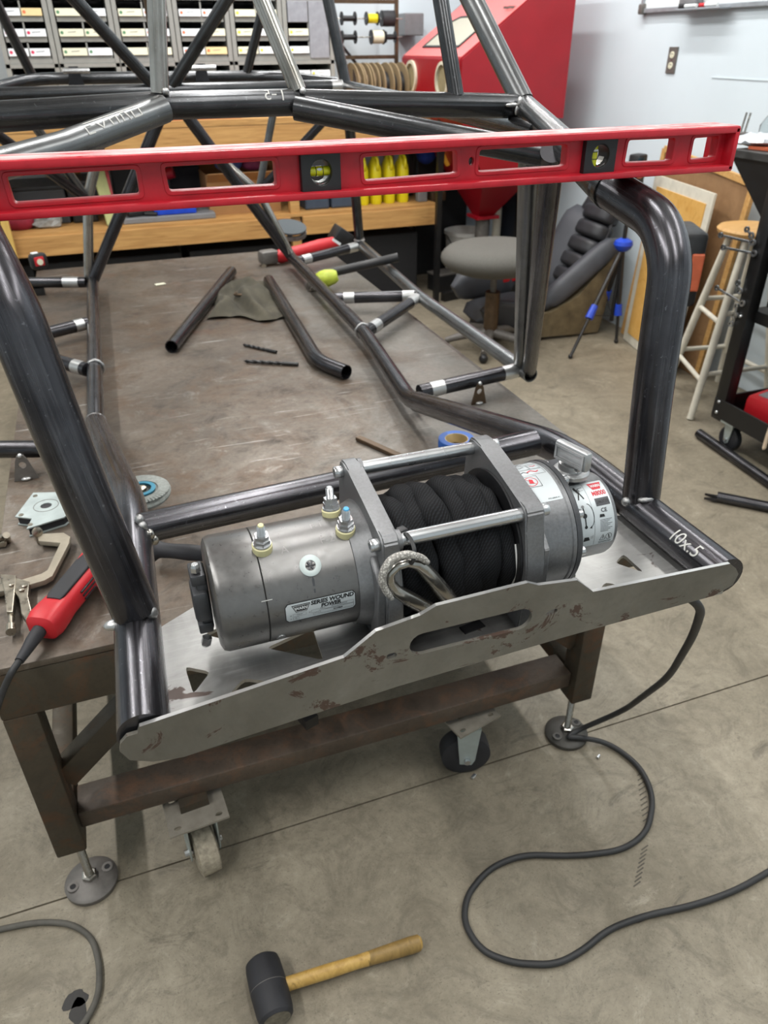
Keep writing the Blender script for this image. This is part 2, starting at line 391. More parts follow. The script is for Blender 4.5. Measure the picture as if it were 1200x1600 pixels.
    def text(s, st, size, fn, align='CENTER', shear=0.0, bold=0.0):
        """lettering; fn maps flat (u,v) to a point on the surface it is printed on"""
        cu = bpy.data.curves.new('tmp', 'FONT'); cu.body = st; cu.size = size; cu.align_x = align; cu.align_y = 'CENTER'; cu.shear = shear; cu.offset = bold; cu.resolution_u = 3
        ob = bpy.data.objects.new('tmp', cu); COL.objects.link(ob)
        dg = bpy.context.evaluated_depsgraph_get(); me = ob.evaluated_get(dg).to_mesh()
        s.add([fn(v.co.x, v.co.y) for v in me.vertices], [list(p.vertices) for p in me.polygons])
        ob.evaluated_get(dg).to_mesh_clear(); bpy.data.objects.remove(ob); bpy.data.curves.remove(cu); return s
    def stroke(s, pts, w, fn, sub=4):
        Q = []
        for a, b in zip(pts[:-1], pts[1:]):
            for k in range(sub): Q.append((a[0]+(b[0]-a[0])*k/sub, a[1]+(b[1]-a[1])*k/sub))
        Q.append(pts[-1]); vs = []
        for i, p in enumerate(Q):
            a = Q[max(i-1, 0)]; b = Q[min(i+1, len(Q)-1)]; dx, dy = b[0]-a[0], b[1]-a[1]; L = math.hypot(dx, dy) or 1
            nx, ny = -dy/L*w/2, dx/L*w/2
            vs += [fn(p[0]+nx, p[1]+ny), fn(p[0]-nx, p[1]-ny)]
        return s.add(vs, [[2*i, 2*i+1, 2*i+3, 2*i+2] for i in range(len(Q)-1)])
    def poly(s, pts, fn): return s.add([fn(u, v) for u, v in pts], [list(range(len(pts)))])
    def bounds(s):
        a = Vector([min(v[i] for v in s.v) for i in range(3)]); b = Vector([max(v[i] for v in s.v) for i in range(3)]); return a, b
    def build(s, name, mat, parent=None, smooth=35, label=None, kind=None, org=None):
        me = bpy.data.meshes.new(name)
        if parent is not None: og = ORG[parent.name]
        elif org is not None: og = Vector(org)
        else:
            a, b = s.bounds(); og = Vector(((a.x+b.x)/2, (a.y+b.y)/2, a.z))
        me.from_pydata([v-og for v in s.v], [], s.f)
        if s.uv:
            ul = me.uv_layers.new(name='UVMap')
            for p in me.polygons:
                q = s.uv.get(p.index)
                if q:
                    for li, c in zip(p.loop_indices, q): ul.data[li].uv = c
        bm = bmesh.new(); bm.from_mesh(me); bmesh.ops.recalc_face_normals(bm, faces=bm.faces[:]); bm.to_mesh(me); bm.free()
        if smooth:
            for p in me.polygons: p.use_smooth = True
            me.set_sharp_from_angle(angle=R(smooth))
        me.materials.append(mat)
        o = bpy.data.objects.new(name, me); COL.objects.link(o)
        if parent is not None: o.parent = parent
        else: o.location = og
        ORG[o.name] = og
        if label: o['label'] = label
        if kind: o['kind'] = kind
        return o
def thing(name, label, cat, loc, group=None):
    o = bpy.data.objects.new(name, None); COL.objects.link(o); o.empty_display_size = .05
    o.location = loc; ORG[o.name] = Vector(loc); o['label'] = label; o['category'] = cat
    if group: o['group'] = group
    return o
def tag(o, label, cat, group=None):
    o['label'] = label; o['category'] = cat
    if group: o['group'] = group
    return o
def struct(mb, name, mat, smooth=0):
    o = mb.build(name, mat, None, smooth); o['kind'] = 'structure'; return o
V3 = Vector
def lerp(a, b, t): return tuple(a[i]+(b[i]-a[i])*t for i in range(3))

# ------------------------------------------------------------------ room shell
JY0 = 1.1125   # sawn control joint in the slab: a shallow groove across the floor
XL, XR, YF, YB, ZC = -3.6, 3.05, -2.6, 5.85, 3.5
fl = MB().box(((XL+XR)/2, (YF+YB)/2, -.06), (XR-XL, YB-YF, .10)); floor = struct(fl, 'floor', m_conc)
def slab(y0a, y0b, y1a, y1b):
    mb = MB(); P = [(XL, y0a), (XR, y0b), (XR, y1b), (XL, y1a)]
    mb.add([(x, y, -.011) for x, y in P] + [(x, y, 0) for x, y in P], [[3, 2, 1, 0], [4, 5, 6, 7], [0, 1, 5, 4], [1, 2, 6, 5], [2, 3, 7, 6], [3, 0, 4, 7]])
    return mb.build('slab', m_conc, floor, 0)
ja, jb = (-0.4783, 1.1071, 0.0000), (1.5841, 1.1126, -0.0000)
js = (jb[1]-ja[1])/(jb[0]-ja[0]); jl = ja[1]+(XL-ja[0])*js; jr = ja[1]+(XR-ja[0])*js
slab(YF, YF, jl-.0022, jr-.0022); slab(jl+.0022, jr+.0022, YB, YB)
struct(MB().box((XR+.05, (YF+YB)/2, ZC/2), (.1, YB-YF, ZC)), 'wall_right', m_wall)
struct(MB().box(((XL+XR)/2, YB+.05, ZC/2), (XR-XL, .1, ZC)), 'wall_back', m_wall)
struct(MB().box((XL-.05, (YF+YB)/2, ZC/2), (.1, YB-YF, ZC)), 'wall_left', m_wall)
struct(MB().box(((XL+XR)/2, YF-.05, ZC/2), (XR-XL, .1, ZC)), 'wall_front', m_wall)
struct(MB().box(((XL+XR)/2, (YF+YB)/2, ZC+.05), (XR-XL, YB-YF, .1)), 'ceiling', m_ceil)
# panel seam on the right wall
a, b = (3.0480, 3.5412, 1.4157), (3.0480, 3.0444, 1.4132)
struct(MB().bar(a, b, .004, .003, (1, 0, 0)), 'trim_1', m_wall)
# stains and scuffs lying on the slab
def stain(name, pts, mat=None):
    mb = MB(); c = V3(pts[0])
    for p in pts: pass
    mb.add([(p[0], p[1], .0006) for p in pts], [list(range(len(pts)))]); return mb.build(name, mat or m_stainmat, floor, 0, kind='stuff')
m_stainmat = plain('black_floor_stain', '#2c2a28', .6, 0, .3, 60)
m_scuff = plain('grey_floor_scuff', '#4d483f', .7, 0, .3, 40)
def blob(c, rx, ry, n=22, seed=0):
    rg = random.Random(seed); ph = [rg.uniform(0, 6) for _ in range(4)]
    out = []
    for i in range(n):
        a = 2*math.pi*i/n; k = 1+.20*math.sin(2*a+ph[0])+.12*math.sin(3*a+ph[1])+.06*math.sin(5*a+ph[2])+rg.uniform(-.05, .05)
        out.append((c[0]+rx*k*math.cos(a), c[1]+ry*k*math.sin(a), 0))
    return out
stain('paint_stain', blob((-0.3286, 0.8833, 0.0000), .020, .020, seed=3)); stain('paint_stain', blob((-0.3220, 0.8533, 0.0000), .018, .028, seed=5))
stain('paint_stain', blob((0.7942, 0.6385, 0.0000), .016, .006, seed=8))
for i in range(24):      # short chatter marks in a broken arc by the cable
    t = i/23; x = 1006+8*math.sin(t*2.2) - 14*max(0, t-.55)/.45; y = 1208+t*172
    if .42 < t < .62: continue
    p = V3((0.9207, 0.8119, 0.0000)); 
    q = (lerp((1.0228, 0.9516, 0.0000), (0.9376, 0.8057, 0.0000), t/.5) if t < .5 else lerp((0.9376, 0.8057, 0.0000), (0.8370, 0.7086, 0.0000), (t-.5)/.5))
    stain('chatter_mark', [(q[0]-.012, q[1]-.006, 0), (q[0]+.010, q[1]-.001, 0), (q[0]+.010, q[1]+.002, 0), (q[0]-.012, q[1]-.003, 0)], m_scuff)

# ------------------------------------------------------------------ welding table
TZ = .685
m_irond = plain('dark_cast_iron', '#4b4945', .5, .3, .15, 60, .15)
table = thing('welding_table', 'large low steel welding table with rusty frame carrying the tube chassis', 'table', (.36, 2.45, 0))
MB().box((.3665, 2.48, TZ-.007), (1.387, 2.80, .014), bev=.002).build('table_top', m_table, table)
def beam(a, b, w, h, name='top_beam', mat=m_frame): return MB().bar(a, b, w, h, bev=.004).build(name, mat, table)
beam((-.327, 1.107, .6195), (1.055, 1.107, .6195), .054, .102)
beam((-.327, 3.83, .6195), (1.055, 3.83, .6195), .054, .102)
beam((-.299, 1.135, .6195), (-.299, 3.80, .6195), .054, .102); beam((1.027, 1.135, .6195), (1.027, 3.80, .6195), .054, .102)
beam((-.30, 2.45, .625), (1.0, 2.45, .625), .05, .09)
LX = (-.297, .907)
for x in LX:
    for y in (1.108, 3.80):
        MB().box((x, y, .369), (.058, .057, .40), bev=.004).build('leg', m_frame, table)
        fx, fy = (x+.006, y+.016)
        pad = MB().lathe([(.0545, 0), (.0560, .004), (.0560, .012), (.050, .017), (.030, .021), (.017, .024), (0, .024)], (fx, fy, 0), n=36)
        ft = pad.build('leveling_foot', m_iron if x < 0 else m_irond, table)
        for sx, sy in ((.036, .012), (-.036, -.012)):
            bs = MB().lathe([(.013, 0), (.012, .004), (.0065, .0042), (.0065, .0030), (0, .0030)], (fx+sx, fy+sy, .0185), n=18); bs.build('bolt_hole', m_iron if x < 0 else m_irond, ft)
            MB().lathe([(.0062, 0), (0, 0.0001)], (fx+sx, fy+sy, .0217), n=14).build('hole_shade_disc', m_dark, ft)  # dark disc painted in as the shade inside the bolt hole
        sd = MB()
        z = .018
        prof = []
        while z < .175: prof += [(.0088, z), (.0078, z+.0022)]; z += .0044
        sd.lathe(prof, (fx, fy, 0), n=16); sd.build('threaded_stud', m_stain, ft)
        MB().lathe([(.017, 0), (.017, .009), (.013, .011), (0, .011)], (fx, fy, .024), n=6).build('hex_nut', m_stain, ft, 0)
fb = MB(); fb.bar((-.268, 1.1375, .2365), (.878, 1.1375, .2365), .075, .046, bev=.004); fb.build('lower_rail', m_rail, table)
for x in LX: MB().bar((x, 1.14, .2365), (x, 3.78, .2365), .046, .046, bev=.004).build('lower_rail', m_frame, table)
MB().bar((-.268, 3.80, .2365), (.878, 3.80, .2365), .046, .046, bev=.004).build('lower_rail', m_frame, table)
MB().bar((-.272, 1.128, .352), (-.035, 1.128, .572), .05, .046, (0, 1, 0), .003).build('brace', m_frame, table)
MB().bar((.882, 1.128, .352), (.645, 1.128, .572), .05, .046, (0, 1, 0), .003).build('brace', m_frame, table)
def caster(c, yaw, tread, wh, forkm):
    rt = Matrix.Translation(c) @ Matrix.Rotation(R(yaw), 4, 'Z')
    pr = MB(rt); t = .105; w, l = .051, .062
    o = [(-l, -w), (l, -w), (l, w), (-l, w)]
    hole = lambda x, y: [(x+.008*math.cos(a*.785), y+.005*math.sin(a*.785)) for a in range(8)]
    pr.plate(o, [hole(sx*.043, sy*.036) for sx in (-1, 1) for sy in (-1, 1)], (0, 0, .190), (1, 0, 0), (0, 1, 0), .005)
    pl = pr.build('caster', plain('scuffed_zinc_plate', '#8f897e', .5, .3, .15, 50), table)
    MB(rt).box((0, .02, .205), (.06, .05, .022)).build('caster_mount_block', m_frame, pl)
    MB(rt).lathe([(.034, .168), (.038, .176), (.038, .190)], n=24).build('swivel_race', forkm, pl)
    rt2 = rt @ Matrix.Rotation(R(wh), 4, 'Z')
    f = MB(rt2)
    for s in (-1, 1): f.prism([(-.030, .170), (.030, .170), (.018, .050), (-.012-.0, .044), (-.020, .060)], (s*.031 - (.002 if s < 0 else 0)+.0, .0, 0), (0, 1, 0), (0, 0, 1), .003)
    f.box((0, 0, .169), (.066, .06, .004)); f.build('fork', forkm, pl, 30)
    MB(rt2).lathe([(.018, -.0245), (.050, -.0235), (.0615, -.020), (.0625, 0), (.0615, .020), (.050, .0235), (.018, .0245)], (0, 0, .0628), (1, 0, 0), 36).build('wheel', tread, pl)
    MB(rt2).lathe([(.008, -.042), (.008, .042)], (0, 0, .0628), (1, 0, 0), 8).build('axle_bolt', m_zinc, pl)
caster((-.045, 1.085, 0), 4, m_tread, 6, m_mag)
caster((.612, 1.125, 0), 14, m_blkrub, 62, m_mag)
MB().box((0.2092, 1.0801, 0.3833), (.03, .05, .025), .3).build('under_table_clip', m_blksteel, table)

# ------------------------------------------------------------------ tube chassis (one welded thing)
ch = thing('tube_chassis', 'bare steel tube chassis frame with tall front hoops, welded and tacked on the table', 'vehicle frame', (.32, 2.2, .685))
def tb(name, pts, r, mat=m_tube, fil=None, wall=0, n=22, label=None):
    return MB().tube(pts, r, n, fil, wall=wall).build(name, mat, ch, 40, label)
def bead(p, r, ax, mat=m_weld, tubr=.0035):
    mb = MB(); x, y, d = mb.frame(ax); P = []; k = 26
    rg = random.Random(int(r*1e5)+int(abs(p[0])*1e4))
    for i in range(k+1):
        a = 2*math.pi*(i % k)/k; P.append(V3(p)+x*(r*math.cos(a))+y*(r*math.sin(a))+d*rg.uniform(-.001, .001))
    return mb.tube(P, [tubr*(.8+.4*((i*7) % 5)/5) for i in range(k)]+[tubr*.8], 8).build('weld_bead', mat, ch, 60)
def ground(a, b, r): return MB().tube([a, b], r+.0005, 22, cap=False).build('ground_end', m_ground, ch, 40, 'bright ground tube end')
def lump(p, r, sc=(1, 1, 1), mat=None): return MB().sphere(p, r, 10, 7, sc).build('weld_lump', mat or m_weld, ch, 60)
RZ = .735
# left and right lower rails, the kick-up and the front horns that carry the winch tray
Lf, Lb, Lk, Le = (-0.0803, 3.3899, 0.7350), (-0.1113, 1.9160, 0.7350), (-0.0406, 1.0542, 0.9640), (-.057, .588, .960)
tb('rail', [Lf, Lb], .0225, m_tube, wall=.003)
tb('front_rail', [lerp(Lb, Lk, -.02), Lk, Le], .028, m_hoop, .10)
bead(Lb, .0255, V3(Lk)-V3(Lb)); bead((-0.1007, 2.3343, 0.7350), .0235, (0, 1, 0), m_weld, .006)
Rf, Rb, Rk, Re = (0.8003, 3.4982, 0.7350), (0.7107, 1.7724, 0.7350), (.689, .985, .966), (.689, .588, .968)
tb('rail', [Rf, (0.7745, 2.3499, 0.7350), Rb, lerp(Rb, Rk, .12)], .0235, m_tube, .10)
tb('front_rail', [lerp(Rb, Rk, .08), Rk, Re], .0275, m_hoop, .10)
bead((0.7748, 2.3714, 0.7350), .0245, V3(Rb)-V3(Rf), m_weld, .0055)
# front hoops
N3 = (0.7780, 1.3900, 1.4679); N3l = (-.315, 1.39, N3[2]+.004)
rh = [(.690, .776, .985), (.681, .787, 1.165), (.683, .80, 1.31), (.690, .865, 1.372), (.695, .985, 1.392)]
tb('front_hoop', [rh[0], rh[1], (.683, .80, 1.325), (.690, .845, 1.368), rh[4]], .0275, m_hoop, .062, label='thick bent front hoop tube on the right horn')
tb('side_tube', [lerp(rh[4], N3, -.06), lerp(rh[4], N3, .05), N3], [.0262, .0255, .0215], m_cage)
lh = [(-.050, .766, .985), (-0.0809, 0.7850, 1.2028), (-0.0986, 0.8000, 1.3536), (-.118, .86, 1.392), (-.140, .985, 1.410)]
tb('front_hoop', [lh[0], lh[1], lh[2], (-.118, .845, 1.405), lh[4]], .0275, m_hoop, .07, label='thick bent front hoop tube on the left horn')
tb('side_tube', [lerp(lh[4], N3l, -.06), lerp(lh[4], N3l, .05), N3l], [.0262, .0255, .0215], m_cage)
lump((-0.0732, 0.7643, 0.9713), .012, (1.4, .7, .6), m_ground); lump((-0.0317, 0.7527, 0.9855), .009, (1, .8, 1), m_weld)
lump((0.6820, 0.7551, 0.9952), .010, (1.5, .8, .5)); lump((0.6526, 0.7630, 0.9914), .007)
# cross tube behind the winch
xa, xb = (-.030, .978, .968), (.648, 1.022, .968)
tb('cross_tube', [xa, xb], .0235, m_hoop, wall=.003)
for d in ((.004, -.018, .014), (.012, -.023, .002), (.016, -.02, -.010), (.002, -.012, .022)): lump(tuple(xa[i]+d[i] for i in range(3)), .0075, (1, 1, 1.2), m_weld if d[0] < .01 else m_stain)
# cage cross members at dash height
N1, N2 = (0.1343, 1.3900, 1.4863), (0.3389, 1.3900, 1.4855)
tb('dash_tube', [N1, N2], .0205, m_cage)
tb('dash_tube', [lerp(N1, N2, .02), N3l], .0215, m_cage); tb('dash_tube', [lerp(N1, N2, .97), N3], .0205, m_cage)
tb('dash_brace', [(0.1262, 1.3750, 1.4829), (-0.0307, 1.2800, 1.4446), (-0.1361, 1.1800, 1.4306)], .0205, m_grey, label='brace tube with chalk scrawl')
tb('dash_brace', [(0.3402, 1.3750, 1.4787), (0.7171, 1.1700, 1.4097)], .0195, m_cage)
tb('windshield_tube', [(0.1251, 1.3900, 1.5034), (0.1463, 1.4000, 1.6729)], .0140, m_bare, label='bright thin upright tube')
tb('windshield_tube', [(0.3500, 1.3900, 1.5021), (0.2934, 1.4400, 1.6706)], .0140, m_bare, label='bright thin leaning tube')
tb('windshield_tube', [(0.6402, 1.3900, 1.4858), (0.6214, 1.4600, 1.6868)], .0140, m_cage)
tb('pillar_tube', [(0.7760, 1.3900, 1.4742), (0.7281, 1.6200, 1.7008)], .0205, m_grey)
for p in ((0.1327, 1.3720, 1.5067), (0.3531, 1.3720, 1.5028)): lump(p, .0055, (1, 1, 1), m_ground)
for q, sc in (((0.7407, 1.3660, 1.4723), (2.2, .7, .6)), ((0.7560, 1.3660, 1.4760), (.8, .8, 1.6)), ((0.7702, 1.3660, 1.4787), (1.6, .8, .6)), ((0.7507, 1.3660, 1.4638), (.6, .6, 1.4))): lump(q, .0062, sc, m_ground)
# rear cage
YR = 3.3
N5 = (1.0308, 3.3000, 1.4279)
tb('rear_cross_tube', [(-0.3772, 3.3000, 1.4269), N5], .0225, m_cage); bead(lerp((-0.3772, 3.3000, 1.4269), N5, .985), .0235, (1, 0, 0), m_ground, .003)
ground(lerp((-0.3772, 3.3000, 1.4269), N5, .955), lerp((-0.3772, 3.3000, 1.4269), N5, .985), .0225)
tb('rear_hoop', [(-0.3898, 3.4000, 1.4187), (-0.1608, 3.7500, 1.4603), (0.8435, 3.7500, 1.4525), (1.0595, 3.4000, 1.4307)], .0225, m_cage, .12)
tb('side_tube', [N5, (0.7452, 1.2700, 1.4363)], .0190, m_cage)
tb('roof_brace', [(0.2779, 3.3000, 1.4429), (-0.0151, 3.1000, 1.7797)], .0220, m_cage); tb('roof_brace', [(0.3482, 3.3000, 1.4436), (0.6325, 3.1000, 1.8001)], .0220, m_cage)
tb('roof_brace', [(0.7197, 3.7500, 1.4691), (0.8314, 3.6000, 1.8294)], .0190, m_cage); tb('roof_brace', [(-0.1507, 3.7500, 1.4624), (-0.2387, 3.6000, 1.7915)], .0190, m_cage)
tb('rear_pillar', [(1.0284, 3.3000, 1.4369), (0.9612, 3.3500, 1.8144)], .0225, m_cage); tb('roof_brace', [(0.3465, 3.7500, 1.5164), (0.3344, 3.7000, 1.8274)], .0170, m_nut)
for p in ((0.0088, 3.6800, 1.4572), (0.5120, 3.6800, 1.4599)):
    MB().prism([(-.03, -.02), (.03, -.02), (.018, .045), (-.018, .045)], p, (1, 0, 0), (0, 0, 1), .012).build('tab', m_tube, ch, 0)
    MB().cyl((p[0]-.04, p[1]-.02, p[2]+.03), (p[0]+.06, p[1]-.02, p[2]+.03), .010, n=10).build('bolt', m_zinc, ch)
# rear lower bracing seen through the level
tb('diagonal_brace', [(0.3292, 3.3000, 1.4125), Lf], .0235, m_tube); tb('diagonal_brace', [(0.3386, 3.3000, 1.4123), Rf], .0235, m_tube)
nl, nr = (-0.0347, 3.3500, 1.0573), (0.6654, 3.4500, 1.0296)
tb('upright_tube', [(-0.0952, 3.4065, 0.7350), nl, (0.0987, 3.3000, 1.3680)], .0195, m_bare)
tb('upright_tube', [(0.8029, 3.4839, 0.7350), nr, (0.5092, 3.5000, 1.1750)], .0175, m_bare)
tb('rear_brace', [(-0.2910, 2.9000, 1.3601), nl], .0180, m_tube); tb('rear_brace', [(-0.1593, 3.1000, 1.3524), nl], .0165, m_grey)
tb('rear_brace', [(0.7569, 3.4000, 1.3709), nr], .0155, m_grey); tb('rear_brace', [(0.9628, 3.2000, 1.3649), nr], .0170, m_tube)
# right outrigger ladder
oa, ob_, oc = (1.1655, 3.5869, 0.7450), (1.0982, 2.6531, 0.7450), (1.0979, 1.7897, 0.7450)
tb('outer_rail', [oa, ob_, oc], .0225, m_grey, wall=.003); tb('upright_tube', [oa, N5], .0225, m_cage)
bead(lerp(oa, N5, .03), .0235, (0, 0, 1), m_ground, .004); ground(oa, lerp(oa, N5, .055), .0225)
for a, b in (((0.7960, 3.3962, 0.7350), (1.1526, 3.5479, 0.7450)), ((0.7986, 2.7790, 0.7350), (1.1015, 2.6611, 0.7450)), ((0.7808, 2.3547, 0.7350), (1.0950, 2.6451, 0.7450)), ((0.7541, 1.8086, 0.7350), (1.0957, 1.8394, 0.7450))):
    tb('outrigger_tube', [a, b], .0215, m_tube); d = (V3(b)-V3(a)).length
    ground(lerp(a, b, .04+.02/d), lerp(a, b, .12+.035/d), .0215); ground(lerp(a, b, .80), lerp(a, b, .94), .0215)
sA, sB = (1.0998, 1.8518, 0.7500), (1.1026, 1.8066, 0.7500)
tb('leg_tube', [sA, (0.7326, 1.2700, 1.4025)], .0215, m_grey); tb('leg_tube', [sB, (0.7039, 1.1500, 1.4199)], .0205, m_tube)
# left outrigger
for a, b in (((-0.5092, 3.5253, 0.7350), (-0.1060, 3.3786, 0.7350)), ((-0.3141, 2.7047, 0.7350), (-0.1153, 2.8035, 0.7350)), ((-0.2884, 2.5434, 0.7350), (-0.1232, 2.3259, 0.7350)), ((-0.4200, 1.8531, 0.7450), (-0.0997, 1.7433, 0.7450))):
    tb('outrigger_tube', [a, b], .0215, m_tube)
    if a[1] > 1.8: ground(lerp(a, b, .78), lerp(a, b, .93), .0215)
tb('outer_rail', [(-0.5209, 3.5193, 0.7350), (-.47, 2.6, .735), (-0.4200, 1.8531, 0.7450)], .0215, m_grey)
def tab(c, w=.042, h=.062, mat=m_nut):
    hole = [(.0085*math.cos(a*.524), h*.62+.0085*math.sin(a*.524)) for a in range(12)]
    o = [(-w/2*1.1, 0), (w/2*1.1, 0), (w/2*.55, h*.8), (w/2*.3, h), (-w/2*.3, h), (-w/2*.55, h*.8)]
    MB().plate(o, [hole], c, (1, 0, 0), (0, 0, 1), .006).build('mounting_tab', mat, ch, 0)
    lump((c[0], c[1]-.008, c[2]+.004), .006, (2, 1, .8), m_ground); lump((c[0], c[1]-.004, c[2]+h), .006, (1, 1, 1), m_ground)
p = (0.9278, 1.7810, 0.6860); tab((p[0], p[1], .686)); p = (-0.2844, 1.7630, 0.6860); tab((p[0], p[1], .686), .05, .064, m_iron)
MB().box((-0.3032, 3.4466, 0.7000), (.05, .03, .03)).build('mounting_tab', m_blksteel, ch)
# ---- winch tray and slotted front plate
yp = .580
m_ = lambda p: (p[0], p[2])
out = [m_(p) for p in ((-0.0594, 0.5800, 0.9789), (0.1600, 0.5800, 1.0023), (0.1972, 0.5800, 1.0284), (0.2486, 0.5800, 1.0357), (0.2674, 0.5800, 1.0439), (0.3808, 0.5800, 1.0453), (0.3958, 0.5800, 1.0376), (0.4478, 0.5800, 1.0311), (0.4738, 0.5800, 1.0068), (0.6811, 0.5800, 0.9959), (0.6935, 0.5800, 0.9855), (0.7011, 0.5800, 0.9742), (0.6968, 0.5800, 0.9573), (0.6685, 0.5800, 0.9469), (0.4409, 0.5800, 0.9447), (0.2211, 0.5800, 0.9374), (-0.0240, 0.5800, 0.9185), (-0.0546, 0.5800, 0.9241), (-0.0767, 0.5800, 0.9355), (-0.0838, 0.5800, 0.9522), (-0.0814, 0.5800, 0.9619), (-0.0735, 0.5800, 0.9702), (-0.0627, 0.5800, 0.9707))]
cs, ct = (0.2518, 0.5800, 0.9937), (0.3763, 0.5800, 0.9926)
def slot(c0, c1, r, n=9):
    c0, c1 = V3((c0[0], c0[2])), V3((c1[0], c1[2])); d = (c1-c0).normalized(); a0 = math.atan2(d.y, d.x); o = []
    for i in range(n): a = a0+math.pi/2+math.pi*i/(n-1); o.append((c0.x+r*math.cos(a), c0.y+r*math.sin(a)))
    for i in range(n): a = a0-math.pi/2+math.pi*i/(n-1); o.append((c1.x+r*math.cos(a), c1.y+r*math.sin(a)))
    return o
h1, h2 = (0.2149, 0.5800, 0.9872), (0.4187, 0.5800, 0.9910)
front = MB().plate(out, [slot(cs, ct, .0155), slot((h1[0]-.002, 0, h1[2]), (h1[0]+.002, 0, h1[2]), .0042), slot((h2[0]-.004, 0, h2[2]-.001), (h2[0]+.004, 0, h2[2]+.001), .0036)], (0, .580+.005, 0), (1, 0, 0), (0, 0, 1), .005).build('front_plate', m_front, ch, 30, 'slotted vertical front plate with rust blotches')
def rib(pts, w0, name, mat): # bright sawn edge along the plate's top
    mb = MB()
    for a, b in zip(pts[:-1], pts[1:]):
        A, B = V3((a[0], .5849, a[1]+.0002)), V3((b[0], .5849, b[1]+.0002)); A2, B2 = A+V3((0, -.0048, 0)), B+V3((0, -.0048, 0))
        mb.add([A, B, B2, A2], [[0, 1, 2, 3]])
    return mb.build(name, mat, front, 0, 'bright sawn top edge')
rib(out[0:11], 0, 'cut_edge', m_ground)
TP = .9455
tri = lambda *p: [(q[0], q[1]) for q in p]
def rtri(P, r=.004):
    o = []
    for i in range(len(P)):
        a, b, c = V3((*P[i-1], 0)), V3((*P[i], 0)), V3((*P[(i+1) % len(P)], 0))
        p0 = b+(a-b).normalized()*r*1.6; p2 = b+(c-b).normalized()*r*1.6
        for t in (0, .5, 1): q = p0*(1-t)**2+b*2*t*(1-t)+p2*t*t; o.append((q.x, q.y))
    return o
holes = [rtri(tri((-0.0051, 0.6898, 0.9450), (0.0220, 0.6707, 0.9450), (-0.0018, 0.6417, 0.9450))), rtri(tri((0.0363, 0.6276, 0.9450), (0.0567, 0.6468, 0.9450), (0.0853, 0.6297, 0.9450))),
         rtri(tri((0.0920, 0.6879, 0.9450), (0.1549, 0.7060, 0.9450), (0.1520, 0.6432, 0.9450))), rtri(tri((0.5915, 0.6894, 0.9450), (0.6154, 0.7037, 0.9450), (0.6155, 0.6564, 0.9450))),
         rtri(tri((0.5389, 0.6467, 0.9450), (0.5534, 0.6563, 0.9450), (0.5655, 0.6443, 0.9450))), rtri(tri((0.0238, 0.7391, 0.9450), (0.0611, 0.7512, 0.9450), (0.0617, 0.7101, 0.9450)))]
to = [(-.045, .586), (-.045, .752), (-.022, .774), (.028, .803), (.60, .815), (.68, .79), (.69, .72), (.69, .586)]
MB().plate(to, holes, (0, 0, TP-.005), (1, 0, 0), (0, 1, 0), .005).build('winch_tray', m_plate, ch, 30, 'bright winch tray with triangular cut-outs')
# chalk marks
def tubemap(a, b, r, ang0):   # u runs along a->b from a, v around the tube
    a, b = V3(a), V3(b); mb = MB(); d = (b-a).normalized(); up = V3((0, 0, 1)); x = (up - d*up.dot(d)).normalized(); y = d.cross(x)
    return lambda u, v: a + d*u + x*((r+.0006)*math.cos(ang0+v/r)) + y*((r+.0006)*math.sin(ang0+v/r))
dS = lambda mbs, name, mat=None: mbs.build(name, mat or m_chalk, ch, 0)
fn = tubemap((.689, .985, .966), (.689, .588, .968), .0275, R(47))
mb = MB()
mb.text('0x.5', .027, lambda u, v: fn(.340+u, -v), shear=.1); mb.stroke([(.312, .009), (.314, -.010)], .0026, fn, 8); dS(mb, 'chalk_marking')
bf = tubemap((0.1262, 1.3750, 1.4829), (-0.0307, 1.2800, 1.4446), .0205, R(-52))
mb = MB()
for k, L in enumerate(([(0, .006), (0, -.006), (.014, -.006), (.014, .006)], [(0, -.007), (.004, .007), (.012, .007), (.012, -.006)], [(0, -.006), (0, .006), (.012, .004), (.011, -.005)], [(0, .006), (.007, -.005), (.014, .006)], [(.002, .006), (.013, .006), (.013, -.006), (.002, -.006)])):
    mb.stroke([(.055+k*.021+x, y) for x, y in L], .0022, bf)
mb.stroke([(.05, .009), (.15, .012)], .0015, bf); dS(mb, 'chalk_marking')
cf = tubemap(N2, N1, .0205, R(-52)); mb = MB(); mb.text('5', .026, lambda u, v: cf(.045+u, v)); mb.stroke([(.030, 0), (.038, 0)], .0022, cf); mb.stroke([(.020, -.009), (.020, .009)], .0024, cf, 8); dS(mb, 'chalk_marking')

m_emb = plain('raised_cast_letter', '#8d8c8a', .4, .5, .05, 60)
m_satin = plain('satin_cast_aluminium', '#b9babb', .36, .75, .06, 120, .08)
# ------------------------------------------------------------------ winch
WY, WZ = .70, 1.034
wn = thing('electric_winch', 'silver electric winch with black sleeved rope sitting on the front tray', 'winch', (.29, WY, TP))
def wl(name, prof, mat, par=None, n=48, label=None, y=WY, z=WZ, sm=35):   # turned about the winch axis; prof = (r, x)
    return MB().lathe([(r, x) for r, x in prof], (0, y, z), (1, 0, 0), n).build(name, mat, par or wn, sm, label)
def wp(x, th, r): a = R(th); return V3((x, WY-r*math.cos(a), WZ+r*math.sin(a)))
bell = wl('motor_end_bell', [(.050, .038), (.060, .0385), (.0655, .041), (.0680, .0465), (.0680, .0908), (.0665, .0918)], m_motor)
wl('motor_can', [(.0665, .0918), (.0680, .0926), (.0680, .2065), (.0670, .2075)], m_motor)
wl('seal_ring', [(.0668, .2060), (.0690, .2065), (.0690, .2090), (.0668, .2095)], m_castd)
